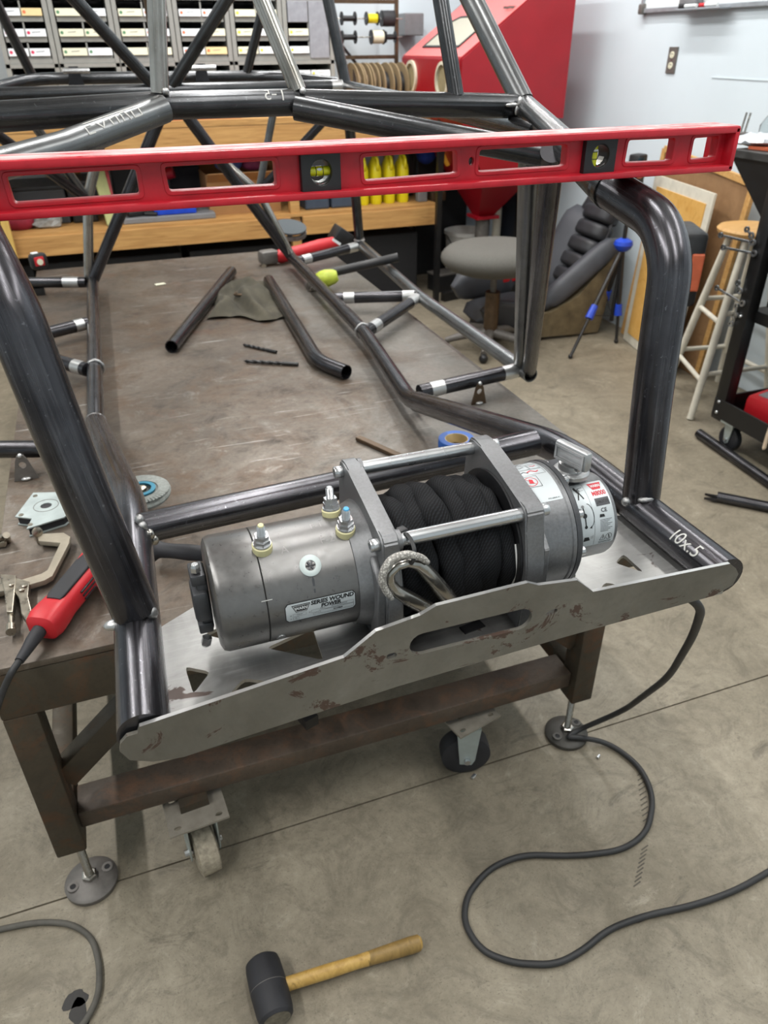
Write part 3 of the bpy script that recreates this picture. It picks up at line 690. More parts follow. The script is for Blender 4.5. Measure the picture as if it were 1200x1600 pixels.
# cast mount on the end bell, with its bolts
em = MB(); em.box((.0295, WY, WZ), (.013, .030, .078), bev=.003); em.box((.026, WY-.004, WZ), (.018, .036, .040), bev=.004); em.box((.0265, WY-.002, WZ-.034), (.016, .030, .014), bev=.002); em.box((.0265, WY-.002, WZ+.034), (.016, .030, .014), bev=.002)
em.build('end_bracket', m_castd, wn)
for z_, h in ((.047, .006), (-.049, .010)): MB().lathe([(.006, 0), (.006, h), (.004, h+.003), (0, h+.003)], (.026, WY-.010, WZ+z_-.003), (0, 0, 1) if z_ > 0 else (-.3, 0, -1), 6).build('bolt', m_zinc, wn, 0)
# drum supports
def support(x0, x1, name):
    pr = [(.612, .946), (.608, .985), (.606, 1.04), (.618, 1.086), (.620, 1.110), (.627, 1.1165), (.640, 1.1175), (.690, 1.1285), (.742, 1.1385), (.762, 1.1405), (.774, 1.138), (.779, 1.128), (.778, 1.112), (.786, 1.06), (.790, .985), (.788, .946)]
    mb = MB().prism([(y, z) for y, z in pr], (x0, 0, 0), (0, 1, 0), (0, 0, 1), x1-x0, .0022)
    return mb.build(name, m_cast, wn)
sl = support(.2195, .2395, 'drum_support'); sr = support(.394, .419, 'drum_support')
wl('support_collar', [(.0700, .196), (.0745, .2095), (.0785, .2196)], m_cast)
for x0, x1 in ((.211, .2196), (.4188, .427)):   # foot ribs down the outer faces
    MB().prism([(.640, .947), (.610, .947), (.612, 1.06), (.640, 1.085)], (x0, 0, 0), (0, 1, 0), (0, 0, 1), x1-x0, .001).build('support_rib', m_cast, wn)
for y, z, s in ((.7645, 1.1265, sl), (.633, 1.1035, sl)):
    MB().cyl((.222, y, z), (.404, y, z), .0083, n=28).build('tie_rod', m_zinc, wn)
    for xa_, xb_ in ((.2195, .209), (.419, .430)): MB().lathe([(.0072, 0), (.0075, .001), (.0075, abs(xb_-xa_)-.001), (.0068, abs(xb_-xa_)), (.0038, abs(xb_-xa_)), (.0036, abs(xb_-xa_)-.004), (0, abs(xb_-xa_)-.004)], (xa_, y, z), (xb_-xa_, 0, 0), 20).build('cap_screw', m_zinc, wn)
    MB().cyl((.2390, y, z), (.2440, y, z), .0125, n=24).build('rod_boss', m_cast, wn)
# drum and rope
wl('drum', [(.086, .240), (.086, .2425), (.036, .244), (.036, .388), (.0865, .3905), (.0865, .3935)], m_blk)
def wrap(x0, rr, hw, hh, ph, slant, name='rope_wrap', mat=None):
    mb = MB(); n, k = 72, 14; rg = random.Random(int(x0*1e4)); p1, p2, p3 = rg.uniform(0, 6), rg.uniform(0, 6), rg.uniform(0, 6)
    vs = []; fs = []; uvs = []
    for i in range(n):
        a = 2*math.pi*i/n; xs = x0 + slant*math.sin(a+ph) + .0022*math.sin(3*a+p1) + .0012*math.sin(7*a+p2)
        kk = 1+.07*math.sin(4*a+p2)+.06*math.sin(9*a+p3); dr = .0022*math.sin(2*a+p3)+.0012*math.sin(6*a+p1)
        for j in range(k):
            b = 2*math.pi*j/k; cb, sb = math.cos(b), math.sin(b)
            wr = .0010*math.sin(13*a+2*b+p1)*abs(sb)
            r = rr+dr+(hh*kk+wr)*math.copysign(abs(sb)**.8, sb); x = xs+hw*kk*math.copysign(abs(cb)**.85, cb)
            vs.append((x, WY-r*math.cos(a), WZ+r*math.sin(a)))
    for i in range(n):
        i2 = (i+1) % n
        for j in range(k):
            j2 = (j+1) % k; fs.append([i*k+j, i*k+j2, i2*k+j2, i2*k+j]); uvs.append([(i/n*4, j/k), (i/n*4, (j+1)/k), ((i+1)/n*4, (j+1)/k), ((i+1)/n*4, j/k)])
    return mb.add(vs, fs, uvs).build(name, mat or m_rope, wn, 60)
for i, (x, rr, w, sl_) in enumerate(((.258, .0640, .0160, .003), (.281, .0670, .0165, -.005), (.306, .0690, .0170, .006), (.331, .0690, .0170, -.005), (.357, .0700, .0180, .005), (.377, .0665, .0125, -.002))):
    wrap(x, rr, w, .0135, i*1.1, sl_)
wl('rope_core', [(.045, .240), (.0475, .242), (.0475, .387), (.045, .388)], m_blkrub)
mb = MB().tube([wp(.3885, th, .0790) for th in range(-60, 28, 6)], .0012, 6); mb.build('sleeve_seam_cord', m_chalk, wn, 60, 'pale stitched cord on the last wrap')
# gear housing, ring gear flange, end housing
gh = wl('gear_housing', [(.060, .4185), (.0790, .4188), (.0810, .4215), (.0810, .4640), (.0825, .4655), (.0825, .4700)], m_cast, n=64)
wl('housing_flange', [(.0800, .4702), (.0832, .4705), (.0832, .4765), (.0815, .4785), (.058, .4790)], m_castd, n=64)
for k in range(10):
    th = -70+36*k; p = wp(.4785, th, .0762); MB().lathe([(.0058, 0), (.0058, .005), (.0045, .0062), (0, .0062)], p, (1, 0, 0), 12).build('flange_screw', m_zinc, wn)
for th in (35, 4): MB().lathe([(.0052, 0), (.0052, .006), (0, .007)], wp(.4195, th, .078), (1, 0, 0), 10).build('flange_screw', m_zinc, wn)
eh = wl('end_housing', [(.0560, .4790), (.0560, .5430), (.0545, .5470), (.0505, .5490), (0, .5490)], m_cast, n=64)
MB().box((.500, .722, 1.089), (.038, .050, .020), bev=.002).build('lever_pad', m_castd, wn)
kc = V3((0.5064, 0.7047, 1.1020)); kn = MB().lathe([(.0235, 0), (.0235, .005), (.0215, .0075), (.017, .0085), (.0165, .016), (.012, .018), (0, .018)], (kc.x, kc.y, 1.0985), n=36).build('clutch_lever', m_satin, wn)
ka, kb = V3((0.4890, 0.7158, 1.1210)), V3((0.5029, 0.6659, 1.1210)); kd = (kb-ka).normalized(); kn_ = V3((-kd.y, kd.x, 0))
kk = (ka+kb)/2; hd = MB(); L = (kb-ka).length*1.03
hd.box(kk+V3((0, 0, .0125)), (L, .013, .027), Matrix((kd, kn_, V3((0, 0, 1)))).transposed(), .0045); hd.build('lever_handle', m_satin, kn)
fr = MB(); q = kk - kn_*(.0068 if kn_.y > 0 else -.0068) + V3((0, 0, .0125))
fr.plate([(-L*.43, -.010), (L*.43, -.010), (L*.43, .010), (-L*.43, .010)], [[(-L*.38, -.0068), (L*.38, -.0068), (L*.38, .0068), (-L*.38, .0068)]], q, kd, (0, 0, 1), .0012); fr.build('handle_recess_rim', m_satin, kn)
MB().box((kc.x-.002, kc.y-.004, 1.114), (.030, .014, .012), Matrix((kd, kn_, V3((0, 0, 1)))).transposed(), .003).build('lever_neck', m_satin, kn)
# terminals
def stud(x, th, dab, base=.068, name='terminal_stud'):
    ax = wp(x, th, 1)-wp(x, th, 0); c = wp(x, th, base-.003)
    up = V3((0, ax.y*.55, ax.z)).normalized() if True else ax
    s = MB().lathe([(.0108, 0), (.0112, .003), (.0112, .0095), (.010, .0105), (0, .0105)], c, up, 24).build('terminal', m_yelins, wn)
    MB().lathe([(.0100, .0105), (.0100, .0125), (0, .0126)], c, up, 24).build('washer', m_zinc, s)
    MB().lathe([(.0095, .0125), (.0095, .0185), (0, .0186)], c, up, 6).build('hex_nut', m_zinc, s, 0)
    MB().lathe([(.0082, .0188), (.0082, .0245), (0, .0246)], c, up, 6).build('hex_nut', m_zinc, s, 0)
    z = .0246; pf = []
    while z < .036: pf += [(.0048, z), (.0042, z+.0007)]; z += .0014
    MB().lathe(pf+[(.003, z+.001), (0, z+.001)], c, up, 14).build('threaded_end', m_zinc, s)
    if dab: MB().lathe([(.0036, z+.0008), (.003, z+.0022), (0, z+.0024)], c, up, 12).build('paint_dab', dab, s)
stud(.0994, 70, m_yelins); stud(.1950, 70, m_bluep); stud(.190, 103, None)
def cylmap(x0, th0, r): return lambda u, v: wp(x0+u, th0+math.degrees(v/r), r)
# field screw, alignment tick, embossed terminal letters
ax = wp(.1458, 44, 1)-wp(.1458, 44, 0)
sc = MB().lathe([(.0122, 0), (.0122, .0016), (.0115, .0019), (.0060, .0019), (.0060, .0004), (0, .0004)], wp(.1458, 44, .0672), ax, 32).build('field_screw', m_mag, wn)
for k in range(3):
    y_, x_, d_ = MB().frame(ax); a = k*math.pi/3; MB().bar(wp(.1458, 44, .0686)+(y_*math.cos(a)+x_*math.sin(a))*.0052, wp(.1458, 44, .0686)-(y_*math.cos(a)+x_*math.sin(a))*.0052, .0022, .0012).build('hex_socket_lobe', m_castd, sc)
f0 = cylmap(.1458, 44, .0683); MB().poly([(.0, -.0125), (.0012, -.016), (.0006, -.031), (-.0012, -.031), (-.0016, -.016)], f0).build('drip_mark', m_castd, wn)
f1 = cylmap(.092, 21, .0684); MB().stroke([(-.006, 0), (.006, 0)], .0009, f1).build('index_mark', m_chalk, wn)
def letter(st, x, th, size, r=.0684, mat=m_emb, **k): return MB().text(st, size, cylmap(x, th, r), **k).build('lettering', mat, wn, 0)
letter('A', .1225, 64, .013); letter('F-2', .172, 66, .013); letter('F-1', .166, 86, .012)
MB().lathe([(.0060, 0), (.0060, .0012), (0, .0014)], wp(.1045, -33, .0675), wp(0, -33, 1)-wp(0, -33, 0), 16).build('body_screw', m_zinc, wn)
# motor name plate
LX0, LX1 = .1095, .1910; cx, cw = (LX0+LX1)/2, LX1-LX0; t0, t1 = -8.2, 12.6; ch_ = .0684*R(t1-t0); fm = cylmap(cx, (t0+t1)/2, .06845); 
def rrect(w, h, r, n=5):
    o = []
    for qx, qy, a0 in ((1, 1, 0), (-1, 1, 90), (-1, -1, 180), (1, -1, 270)):
        for k in range(n+1): a = R(a0+90*k/n); o.append((qx*(w/2-r)+r*math.cos(a), qy*(h/2-r)+r*math.sin(a)))
    return o
NV = 36
def trap(mb, a0, a1, va, b0, b1, vb, fn):   # trapezoid that follows the curve: top edge a0..a1 at va, bottom edge b0..b1 at vb
    return mb.grid(lambda s_, t_: fn(a0+(b0-a0)*t_+((a1-a0)+((b1-b0)-(a1-a0))*t_)*s_, va+(vb-va)*t_), 2, 8)
def sheet(w, h, r, fn, name, mat, par, n=28):   # rounded label wrapped on a cylinder
    mb = MB(); vs = []
    for i in range(n+1):
        u = -w/2+w*i/n; e = min(u+w/2, w/2-u); hh = h/2 - (r-math.sqrt(max(0, r*r-(r-e)**2)) if e < r else 0)
        for j in range(NV+1): vs.append(fn(u, -hh+2*hh*j/NV))
    return mb.add(vs, [[i*(NV+1)+j, i*(NV+1)+j+1, (i+1)*(NV+1)+j+1, (i+1)*(NV+1)+j] for i in range(n) for j in range(NV)]).build(name, mat, par, 60)
lb = sheet(cw, ch_, .004, cylmap(cx, (t0+t1)/2, .06825), 'motor_label', m_black, wn)
sheet(cw-.0018, ch_-.0018, .0034, cylmap(cx, (t0+t1)/2, .0684), 'label_face', m_label, lb)
fm = cylmap(cx, (t0+t1)/2, .0686); fm2 = cylmap(cx, (t0+t1)/2, .0688)
def frame_r(mb, u0, v0, u1, v1, w, fn): 
    for a, b in (((u0, v0), (u1, v0)), ((u1, v0), (u1, v1)), ((u1, v1), (u0, v1)), ((u0, v1), (u0, v0))): mb.stroke([a, b], w, fn, 6)
H = ch_/2; W = cw/2
mb = MB(); trap(mb, -W+.0075, -W+.0290, H-.003, -W+.0120, -W+.0245, H-.0125, fm); mb.build('logo_badge', m_black, lb, 0)
mb = MB(); mb.text('WARN', .0052, lambda u, v: fm2(-W+.0183+u*.88, H-.0078+v), bold=.0001); mb.stroke([(-W+.0092, H-.0042), (-W+.0273, H-.0042), (-W+.0235, H-.0115), (-W+.0130, H-.0115), (-W+.0092, H-.0042)], .0004, fm2); mb.build('logo_lettering', m_white, lb, 0)
mb = MB(); mb.text('SERIES WOUND', .0068, lambda u, v: fm(.0135+u*1.02, H-.0048+v), shear=.15, bold=.00032); mb.text('POWER', .0066, lambda u, v: fm(.0115+u, H-.0106+v), shear=.15, bold=.0003); mb.text('TM', .0018, lambda u, v: fm(.0250+u, H-.0082+v))
mb.text('NC', .003, lambda u, v: fm(.0010+u, H-.0143+v)); mb.text('WS1290G4335', .0030, lambda u, v: fm(.021+u, H-.0139+v)); mb.text('0117869', .0030, lambda u, v: fm(.0195+u, H-.0190+v), bold=.0001)
frame_r(mb, .004, H-.0160, W-.003, H-.0121, .00025, fm); frame_r(mb, -.001, H-.0212, W-.003, H-.0165, .00025, fm)
mb.text('M', .0028, lambda u, v: fm(-W+.006+u, H-.0160+v)); mb.text('7SG37', .0026, lambda u, v: fm(-W+.016+u, H-.0160+v)); mb.text('D', .0026, lambda u, v: fm(-W+.0275+u, H-.0163+v)); mb.text('V', .0026, lambda u, v: fm(-W+.006+u, H-.0205+v)); mb.text('12', .0026, lambda u, v: fm(-W+.0115+u, H-.0205+v))
frame_r(mb, -W+.0085, H-.0178, -W+.0235, H-.0142, .0002, fm); frame_r(mb, -W+.0085, H-.0222, -W+.0150, H-.0187, .0002, fm); frame_r(mb, -W+.0295, H-.0178, -W+.0385, H-.0140, .0002, fm); frame_r(mb, -W+.0315, H-.0215, -W+.0380, H-.0190, .0002, fm)
mb.build('label_print', m_black, lb, 0)
# wide warning label over the gear housing
gl = MB()
gf = cylmap(.443, 88, .0813); a0, a1 = 54, 118; sheet(.0425, .0813*R(a1-a0), .001, cylmap(.4425, (a0+a1)/2, .0812), 'warning_label', m_label, wn); GL = None
glp = [o for o in wn.children if o.name.startswith('warning_label')][-1]
g = cylmap(.4425, (a0+a1)/2, .0815); hG = .0813*R(a1-a0)/2
mb = MB(); 
frame_r(mb, -.018, hG-.046, .019, hG-.034, .0004, g); frame_r(mb, -.018, hG-.0325, .004, hG-.019, .0003, g); frame_r(mb, .005, hG-.0325, .019, hG-.019, .0003, g)
frame_r(mb, -.018, hG-.0178, .0, hG-.004, .0003, g); frame_r(mb, .001, hG-.0178, .019, hG-.004, .0003, g); frame_r(mb, -.020, hG-.068, .003, hG-.049, .0005, g)
mb.text('P/N 68600 A1', .0028, lambda u, v: g(.010+u, -hG+.003+v)); 
for k in range(3): mb.stroke([(-.013+.004*k, hG-.010-.002*k), (-.010+.004*k, hG-.008), (-.007+.003*k, hG-.013)], .0006, g)
mb.stroke([(.004, hG-.008), (.008, hG-.006), (.014, hG-.009)], .0008, g); mb.stroke([(-.015, hG-.024), (-.006, hG-.026), (0, hG-.023)], .0008, g); mb.stroke([(-.014, hG-.041), (-.008, hG-.038), (-.003, hG-.042)], .0012, g)
mb.build('label_print', m_black, glp, 0)
mb = MB(); c0 = (-.0085, hG-.0585); mb.stroke([(c0[0]+.0085*math.cos(a*.2618), c0[1]+.0075*math.sin(a*.2618)) for a in range(25)], .0008, g, 1); mb.poly([(c0[0]-.003, c0[1]-.003), (c0[0]+.003, c0[1]-.004), (c0[0]+.0035, c0[1]+.003), (c0[0]-.001, c0[1]+.0045)], g); mb.stroke([(c0[0]-.006, c0[1]+.006), (c0[0]+.006, c0[1]-.006)], .0006, cylmap(.4425, (a0+a1)/2, .0816))
mb.stroke([(-.004, hG-.040), (.002, hG-.037), (.008, hG-.041), (.012, hG-.039)], .0016, g); mb.stroke([(.008, hG-.024), (.012, hG-.026), (.016, hG-.024)], .0012, g); mb.build('label_print', m_redpr, glp, 0)
# name label on the end housing
e0, e1 = -10, 80; em_ = (e0+e1)/2; xe, we = .5165, .0505; hE = .0563*R(e1-e0)/2
el = sheet(we, hE*2, .0008, cylmap(xe, em_, .0562), 'rating_label', m_label, wn)
e = cylmap(xe, em_, .0564); ee = cylmap(xe, em_, .0566); vx = -.004
mb = MB(); trap(mb, .003, .0225, hE-.003, .0070, .0185, hE-.0135, e); mb.text('M8000', .0092, lambda u, v: e(.0128+u*.78, hE-.0195+v), bold=.0003); mb.build('label_print', m_redpr, el, 0)
mb = MB(); mb.text('WARN', .0060, lambda u, v: ee(.0128+u*.74, hE-.0080+v), bold=.0002); mb.build('logo_lettering', m_white, el, 0)
mb = MB(); mb.grid(lambda a, b: e(.0030+.0200*a, hE-.0365+.0105*b), 6, 4); mb.build('serial_plate', m_castd, el)
mb = MB(); mb.stroke([(vx, hE-.001), (vx, -hE+.001)], .0003, e, 20); mb.text('2463739', .0066, lambda u, v: ee(.0130+u*.72, hE-.0312+v)); mb.text('CE', .0072, lambda u, v: e(.012+u, hE-.0425+v), bold=.00015)
for k in range(9): mb.stroke([(.004, -hE+.034-.0019*k), (.0215-(k % 3)*.003, -hE+.034-.0019*k)], .0006, e)
mb.poly([(.004, -hE+.0375), (.012, -hE+.0375), (.011, -hE+.041), (.005, -hE+.0415)], e)
mb.stroke([(.004, -hE+.006), (.0085, -hE+.0145), (.012, -hE+.006), (.004, -hE+.006)], .0006, e); mb.stroke([(.0172+.0045*math.cos(a*.3927), -hE+.010+.0042*math.sin(a*.3927)) for a in range(17)], .0006, e, 1); mb.stroke([(.0185, -hE+.007), (.0165, -hE+.013)], .0012, e); mb.stroke([(.0085, -hE+.008), (.0085, -hE+.012)], .0008, e)
for k in range(2): mb.stroke([(.003, -hE+.0035-.0016*k), (.0215, -hE+.0035-.0016*k)], .0006, e)
# walking figure with arrow, lever diagram, small winch sign
mb.poly([(-.0190, hE-.0060), (-.0165, hE-.0045), (-.0155, hE-.0065), (-.0180, hE-.0082)], e); mb.stroke([(-.0175, hE-.0075), (-.0140, hE-.0150)], .0034, e); mb.stroke([(-.0140, hE-.0145), (-.0105, hE-.0235)], .0017, e); mb.stroke([(-.0145, hE-.0145), (-.0170, hE-.0200), (-.0185, hE-.0240)], .0017, e); mb.stroke([(-.0160, hE-.0085), (-.0115, hE-.0115)], .0013, e)
mb.stroke([(-.006, hE-.0065), (-.013, hE-.0078)], .0006, e); mb.poly([(-.0142, hE-.008), (-.012, hE-.0068), (-.012, hE-.009)], e); mb.stroke([(-.006, hE-.011), (-.014, hE-.0125)], .0003, e)
lc = (-.0165, -.001)
def disc(c, r): mb.poly([(c[0]+r*math.cos(a*.393), c[1]+r*math.sin(a*.393)) for a in range(16)], e)
disc(lc, .0033); disc((lc[0], lc[1]-.0145), .0022); mb.stroke([(lc[0], lc[1]+.011), (lc[0], lc[1]-.0145)], .0018, e)
mb.stroke([(lc[0]+.0065+.0065*math.sin(a), lc[1]-.0005+.0150*math.cos(a)) for a in [k*math.pi/14 for k in range(15)]], .0009, e, 1); mb.poly([(lc[0]+.0048, lc[1]-.0165), (lc[0]+.0085, lc[1]-.0135), (lc[0]+.0085, lc[1]-.0175)], e)
mb.poly([(-.0200, -hE+.009), (-.0105, -hE+.0095), (-.0125, -hE+.0145), (-.0190, -hE+.0150)], e); 
for k in range(3): mb.stroke([(-.0100, -hE+.0115+.0014*k), (-.0055, -hE+.0125+.0016*k)], .0003, e)
mb.build('label_print', m_black, el, 0)
mb = MB()
for a in [k*.393 for k in range(16)]: pass
mb.poly([(lc[0]+.0020*math.cos(a*.393), lc[1]+.0118+.0020*math.sin(a*.393)) for a in range(16)], ee); mb.build('label_print', m_grybin, el, 0)
# thimble, braided eye, zip tie
yt = .615
th = MB(); P = [V3(p) for p in ((0.2976, 0.6220, 0.9823), (0.2769, 0.6180, 1.0052), (0.2572, 0.6140, 1.0263), (0.2406, 0.6120, 1.0426), (0.2303, 0.6110, 1.0544), (0.2242, 0.6110, 1.0667), (0.2250, 0.6110, 1.0787), (0.2332, 0.6110, 1.0861), (0.2455, 0.6120, 1.0866), (0.2566, 0.6130, 1.0814), (0.2648, 0.6140, 1.0724), (0.2750, 0.6150, 1.0575), (0.2889, 0.6180, 1.0351), (0.3083, 0.6220, 1.0038))]
th.tube(P, [.0094, .0094, .0092, .0086, .0074, .0062, .0056, .0054, .0056, .0066, .0078, .0088, .0096, .0098], 18); tm = th.build('rope_thimble', m_stain, wn, 60)
lipc = MB()
P2 = [V3(p) for p in ((0.2253, 0.6060, 1.0459), (0.2160, 0.6050, 1.0626), (0.2121, 0.6040, 1.0784), (0.2159, 0.6040, 1.0920), (0.2243, 0.6050, 1.1018), (0.2408, 0.6060, 1.1037), (0.2589, 0.6080, 1.0937), (0.2691, 0.6100, 1.0820))]
MB().tube(P2, [.0024, .0040, .0044, .0046, .0046, .0044, .0040, .0026], 14, .010, 5).build('rope_eye', m_braid, tm, 60, 'pale braided rope in the thimble groove')
zt = MB(); zc = V3((.2475, .633, 1.1035))
band = [(zc.x+.0005*k, .633+(-.0115 if True else 0)*math.cos(a), 1.1035+.0115*math.sin(a)) for k, a in enumerate([R(150-15*j) for j in range(11)])]
zt.tube([(0.2499, 0.6450, 1.0958), (0.2500, 0.6300, 1.1138), (0.2530, 0.6220, 1.1098), (0.2527, 0.6100, 1.1041), (0.2486, 0.6030, 1.0945), (0.2477, 0.6080, 1.0862)], .0026, 8, .004, 4, flat=(1.0, .5)); zt.box((0.2494, 0.6400, 1.1094), (.010, .010, .008), .3, .001); zt.build('zip_tie', m_blk, wn)
mb = MB().box((0.3433, 0.6350, 0.9459), (.030, .014, .003), .15); mb.build('rope_tag', m_blk, wn)

# ------------------------------------------------------------------ long red I-beam level lying across the hoops
LYF, LZ0, LZ1, LD = .895, 1.4145, 1.4705, .055
lv = thing('spirit_level', 'long worn red I-beam spirit level laid across both front hoops', 'level', (.30, .92, LZ0))
lx = lambda px, py: (((-0.0921, 0.9050, 1.4411)))
xe0, xe1 = -.36, .836
def wpt(*q): return [(p[0], p[2]) for p in q]
def rrc(P, r, n=4):
    o = []
    for i in range(len(P)):
        a, b, c = V3((*P[i-1], 0)), V3((*P[i], 0)), V3((*P[(i+1) % len(P)], 0)); p0 = b+(a-b).normalized()*r; p2 = b+(c-b).normalized()*r
        for k in range(n+1): t = k/n; q = p0*(1-t)**2+b*2*t*(1-t)+p2*t*t; o.append((q.x, q.y))
    return o
Wd = [wpt((-0.0846, 0.9200, 1.4551), (0.0466, 0.9200, 1.4558), (0.0465, 0.9200, 1.4281), (-0.0830, 0.9200, 1.4271)), wpt((0.0744, 0.9200, 1.4564), (0.1985, 0.9200, 1.4570), (0.1991, 0.9200, 1.4293), (0.0764, 0.9200, 1.4296)),
      wpt((0.3023, 0.9200, 1.4556), (0.4248, 0.9200, 1.4572), (0.4270, 0.9200, 1.4297), (0.3040, 0.9200, 1.4276)), wpt((0.4543, 0.9200, 1.4567), (0.5799, 0.9200, 1.4573), (0.5808, 0.9200, 1.4302), (0.4534, 0.9200, 1.4298)),
      wpt((0.6709, 0.9200, 1.4589), (0.7464, 0.9200, 1.4583), (0.7462, 0.9200, 1.4284), (0.6695, 0.9200, 1.4297)), wpt((0.7761, 0.9200, 1.4572), (0.8187, 0.9200, 1.4579), (0.8192, 0.9200, 1.4291), (0.7759, 0.9200, 1.4286))]
web = MB().plate([(xe0, LZ0+.003), (xe1-.004, LZ0+.003), (xe1-.004, LZ1-.003), (xe0, LZ1-.003)], [rrc(w, .005) for w in Wd]
   + [[(x+.0152*math.cos(a*.5236), LZ0+.0277+.0152*math.sin(a*.5236)) for a in range(12)] for x in (((0.2502, 0.9100, 1.4429))[0], ((0.6266, 0.9100, 1.4428))[0])]
   + [[(p[0]+.0045*math.cos(a*.5236), p[2]+.006*math.sin(a*.5236)) for a in range(12)] for p in ((0.4446, 0.9200, 1.4434),)], (0, .9255, 0), (1, 0, 0), (0, 0, 1), .011, .0012)
web.build('web', m_red, lv)
for z0, z1, nm in ((LZ1-.0085, LZ1, 'flange'), (LZ0, LZ0+.0075, 'flange')):
    MB().box(((xe0+xe1)/2, LYF+LD/2-.0, (z0+z1)/2), (xe1-xe0, LD, z1-z0), bev=.0015).build(nm, m_red if z0 < 1.44 else m_levtop if False else m_red, lv)
MB().box((xe1-.003, LYF+LD/2, (LZ0+LZ1)/2), (.007, LD, LZ1-LZ0-.004), bev=.001).build('end_cap', m_red, lv)
for w in Wd:     # raised cast rims round the windows
    o = rrc([(x+(.003 if k in (1, 2) else -.003), z+(.0028 if k in (0, 1) else -.0028)) for k, (x, z) in enumerate(w)], .0065)
    MB().plate(o, [rrc(w, .005)], (0, .9165, 0), (1, 0, 0), (0, 0, 1), .0035, .0008).build('window_rim', m_red, lv)
p = (0.4408, 0.9120, 1.4445); MB().lathe([(.0055, 0), (.0055, .0035), (.0035, .005), (0, .005)], (p[0], .9195, p[2]), (0, -1, 0), 14, sy=1.3).build('rivet', m_blk, lv)
def vial(q, vert):
    (ax_, az), (bx, bz), (cx_, cz), (dx, dz) = q
    x0, x1, z0, z1 = (ax_+dx)/2, (bx+cx_)/2, LZ0+.0072, LZ1-.0085; xc, zc = (x0+x1)/2, (z0+z1)/2
    r = .0150
    hs = MB().plate([(x0, z0), (x1, z0), (x1, z1), (x0, z1)], [[(xc+r*.92*math.cos(a*.2618), zc+r*math.sin(a*.2618)) for a in range(24)]], (0, .9300, 0), (1, 0, 0), (0, 0, 1), .024, .001).build('vial_housing', m_blk, lv)
    MB().lathe([(.0148, -.001), (.0148, .0012), (.0132, .0012), (.0132, -.001), (.0148, -.001)], (xc, .909, zc), (0, -1, 0), 28).build('window_ring', m_blk, hs)
    d = V3((0, 0, 1)) if vert else V3((1, 0, 0)); c = V3((xc-(.004 if vert else 0), .917, zc))
    MB().lathe([(.0, -.0138), (.0052, -.0138), (.0056, 0), (.0052, .0138), (0, .0138)], c, d, 20).build('vial', m_vial, hs)
    for s in (-.0042, .0042): MB().lathe([(.0058, -.0004), (.0058, .0004)], c+d*s, d, 20).build('vial_line', m_blk, hs)
    MB().sphere(c+V3((0, -.0040, .002)) + d*(0 if not vert else .004), .003, 10, 8, (1.3, .6, .7)).build('bubble', m_white, hs)
    bt = MB()
    for k in range(7): a = R(205+22*k); bt.box((xc+.0125*math.cos(a), .920, zc+.0125*math.sin(a)), (.005, .012, .002), Matrix.Rotation(-a+1.57, 3, 'Y'))
    bt.build('clear_lens', m_stain, hs)
vial(wpt((0.2271, 0.9100, 1.4634), (0.2727, 0.9100, 1.4640), (0.2718, 0.9100, 1.4209), (0.2265, 0.9100, 1.4208)), False)
vial(wpt((0.6048, 0.9100, 1.4639), (0.6490, 0.9100, 1.4644), (0.6490, 0.9100, 1.4218), (0.6020, 0.9100, 1.4211)), True)
# paint worn to bare metal and dust on the level's top face
wm = NT('worn_red_top'); vv = wm.coords((6, 60, 60)); n1 = wm.noise(vv, 2.2, 6, .75); n2 = wm.noise(wm.coords((1.5, 1, 1)), 7, 3, .5)
wm.set(wm.mix(wm.ramp(n1, [(.46, 0.0), (.60, .75)]), wm.mix(wm.ramp(n2, [(.45, 0.0), (.65, .6)]), '#c5252f', '#d99a98'), '#e3d3d1'), .5, 0)
wmat = wm.m
MB().box(((xe0+xe1)/2, LYF+LD/2, LZ1+.0003), (xe1-xe0-.004, LD-.006, .0008)).build('worn_top_face', wmat, lv, 0, 'worn, scuffed top face')

# ------------------------------------------------------------------ loose things on the table
def flat_tube(pts, r, name, label, mat=m_tube, fil=None, wall=.003):
    o = MB().tube(pts, r, 22, fil, wall=wall).build(name, mat, None, 40); return tag(o, label, 'tube')
t1 = flat_tube([(0.1440, 2.5244, 0.7075), (0.5101, 3.4433, 0.7075)], .0225, 'tube_offcut', 'straight steel tube offcut lying on the table left of the rag')
t2 = flat_tube([(0.6330, 3.2297, 0.7085), (0.5694, 2.2116, 0.7085), (0.6258, 2.0902, 0.7085)], .0235, 'bent_tube_offcut', 'bent steel tube offcut lying on the table right of the rag', fil=.10)
def rag(u, v):
    a = (0.3054, 2.8484, 0.6900); b = (0.5861, 2.7235, 0.6900); c = (0.4631, 3.3485, 0.6900); d = (0.6552, 3.2735, 0.6900)
    p = V3(a)*(1-u)*(1-v)+V3(b)*u*(1-v)+V3(c)*(1-u)*v+V3(d)*u*v
    e = min(u, 1-u, v, 1-v)
    z = .004 + min(1, e*6)*(.026+.020*math.sin(11*u+3*v)+.014*math.sin(9*v-6*u+1)+.010*math.sin(19*u+11*v))+.006*abs(math.sin(11*u))*(e < .12)
    return (p.x+.014*math.sin(8*v+3*u), p.y+.022*math.sin(7*u)*(1-v)+.012*math.sin(12*u+3), .687+max(.001, z))
rg_ = MB().grid(rag, 40, 30); tag(rg_.build('shop_rag', m_ragm, None, 60), 'crumpled dirty olive grey rag between the two tube offcuts', 'rag')
mb = MB(); rc = (0.4924, 3.0116, 0.7250); rng = [V3((rc[0]+.045*math.cos(a*.2618), rc[1]+.05*math.sin(a*.2618), .725+.006*math.sin(a*.5))) for a in range(25)]; mb.tube(rng, .005, 8); tag(mb.build('wire_loop', m_nut, None, 60), 'loop of brown wire lying on the crumpled rag', 'wire')
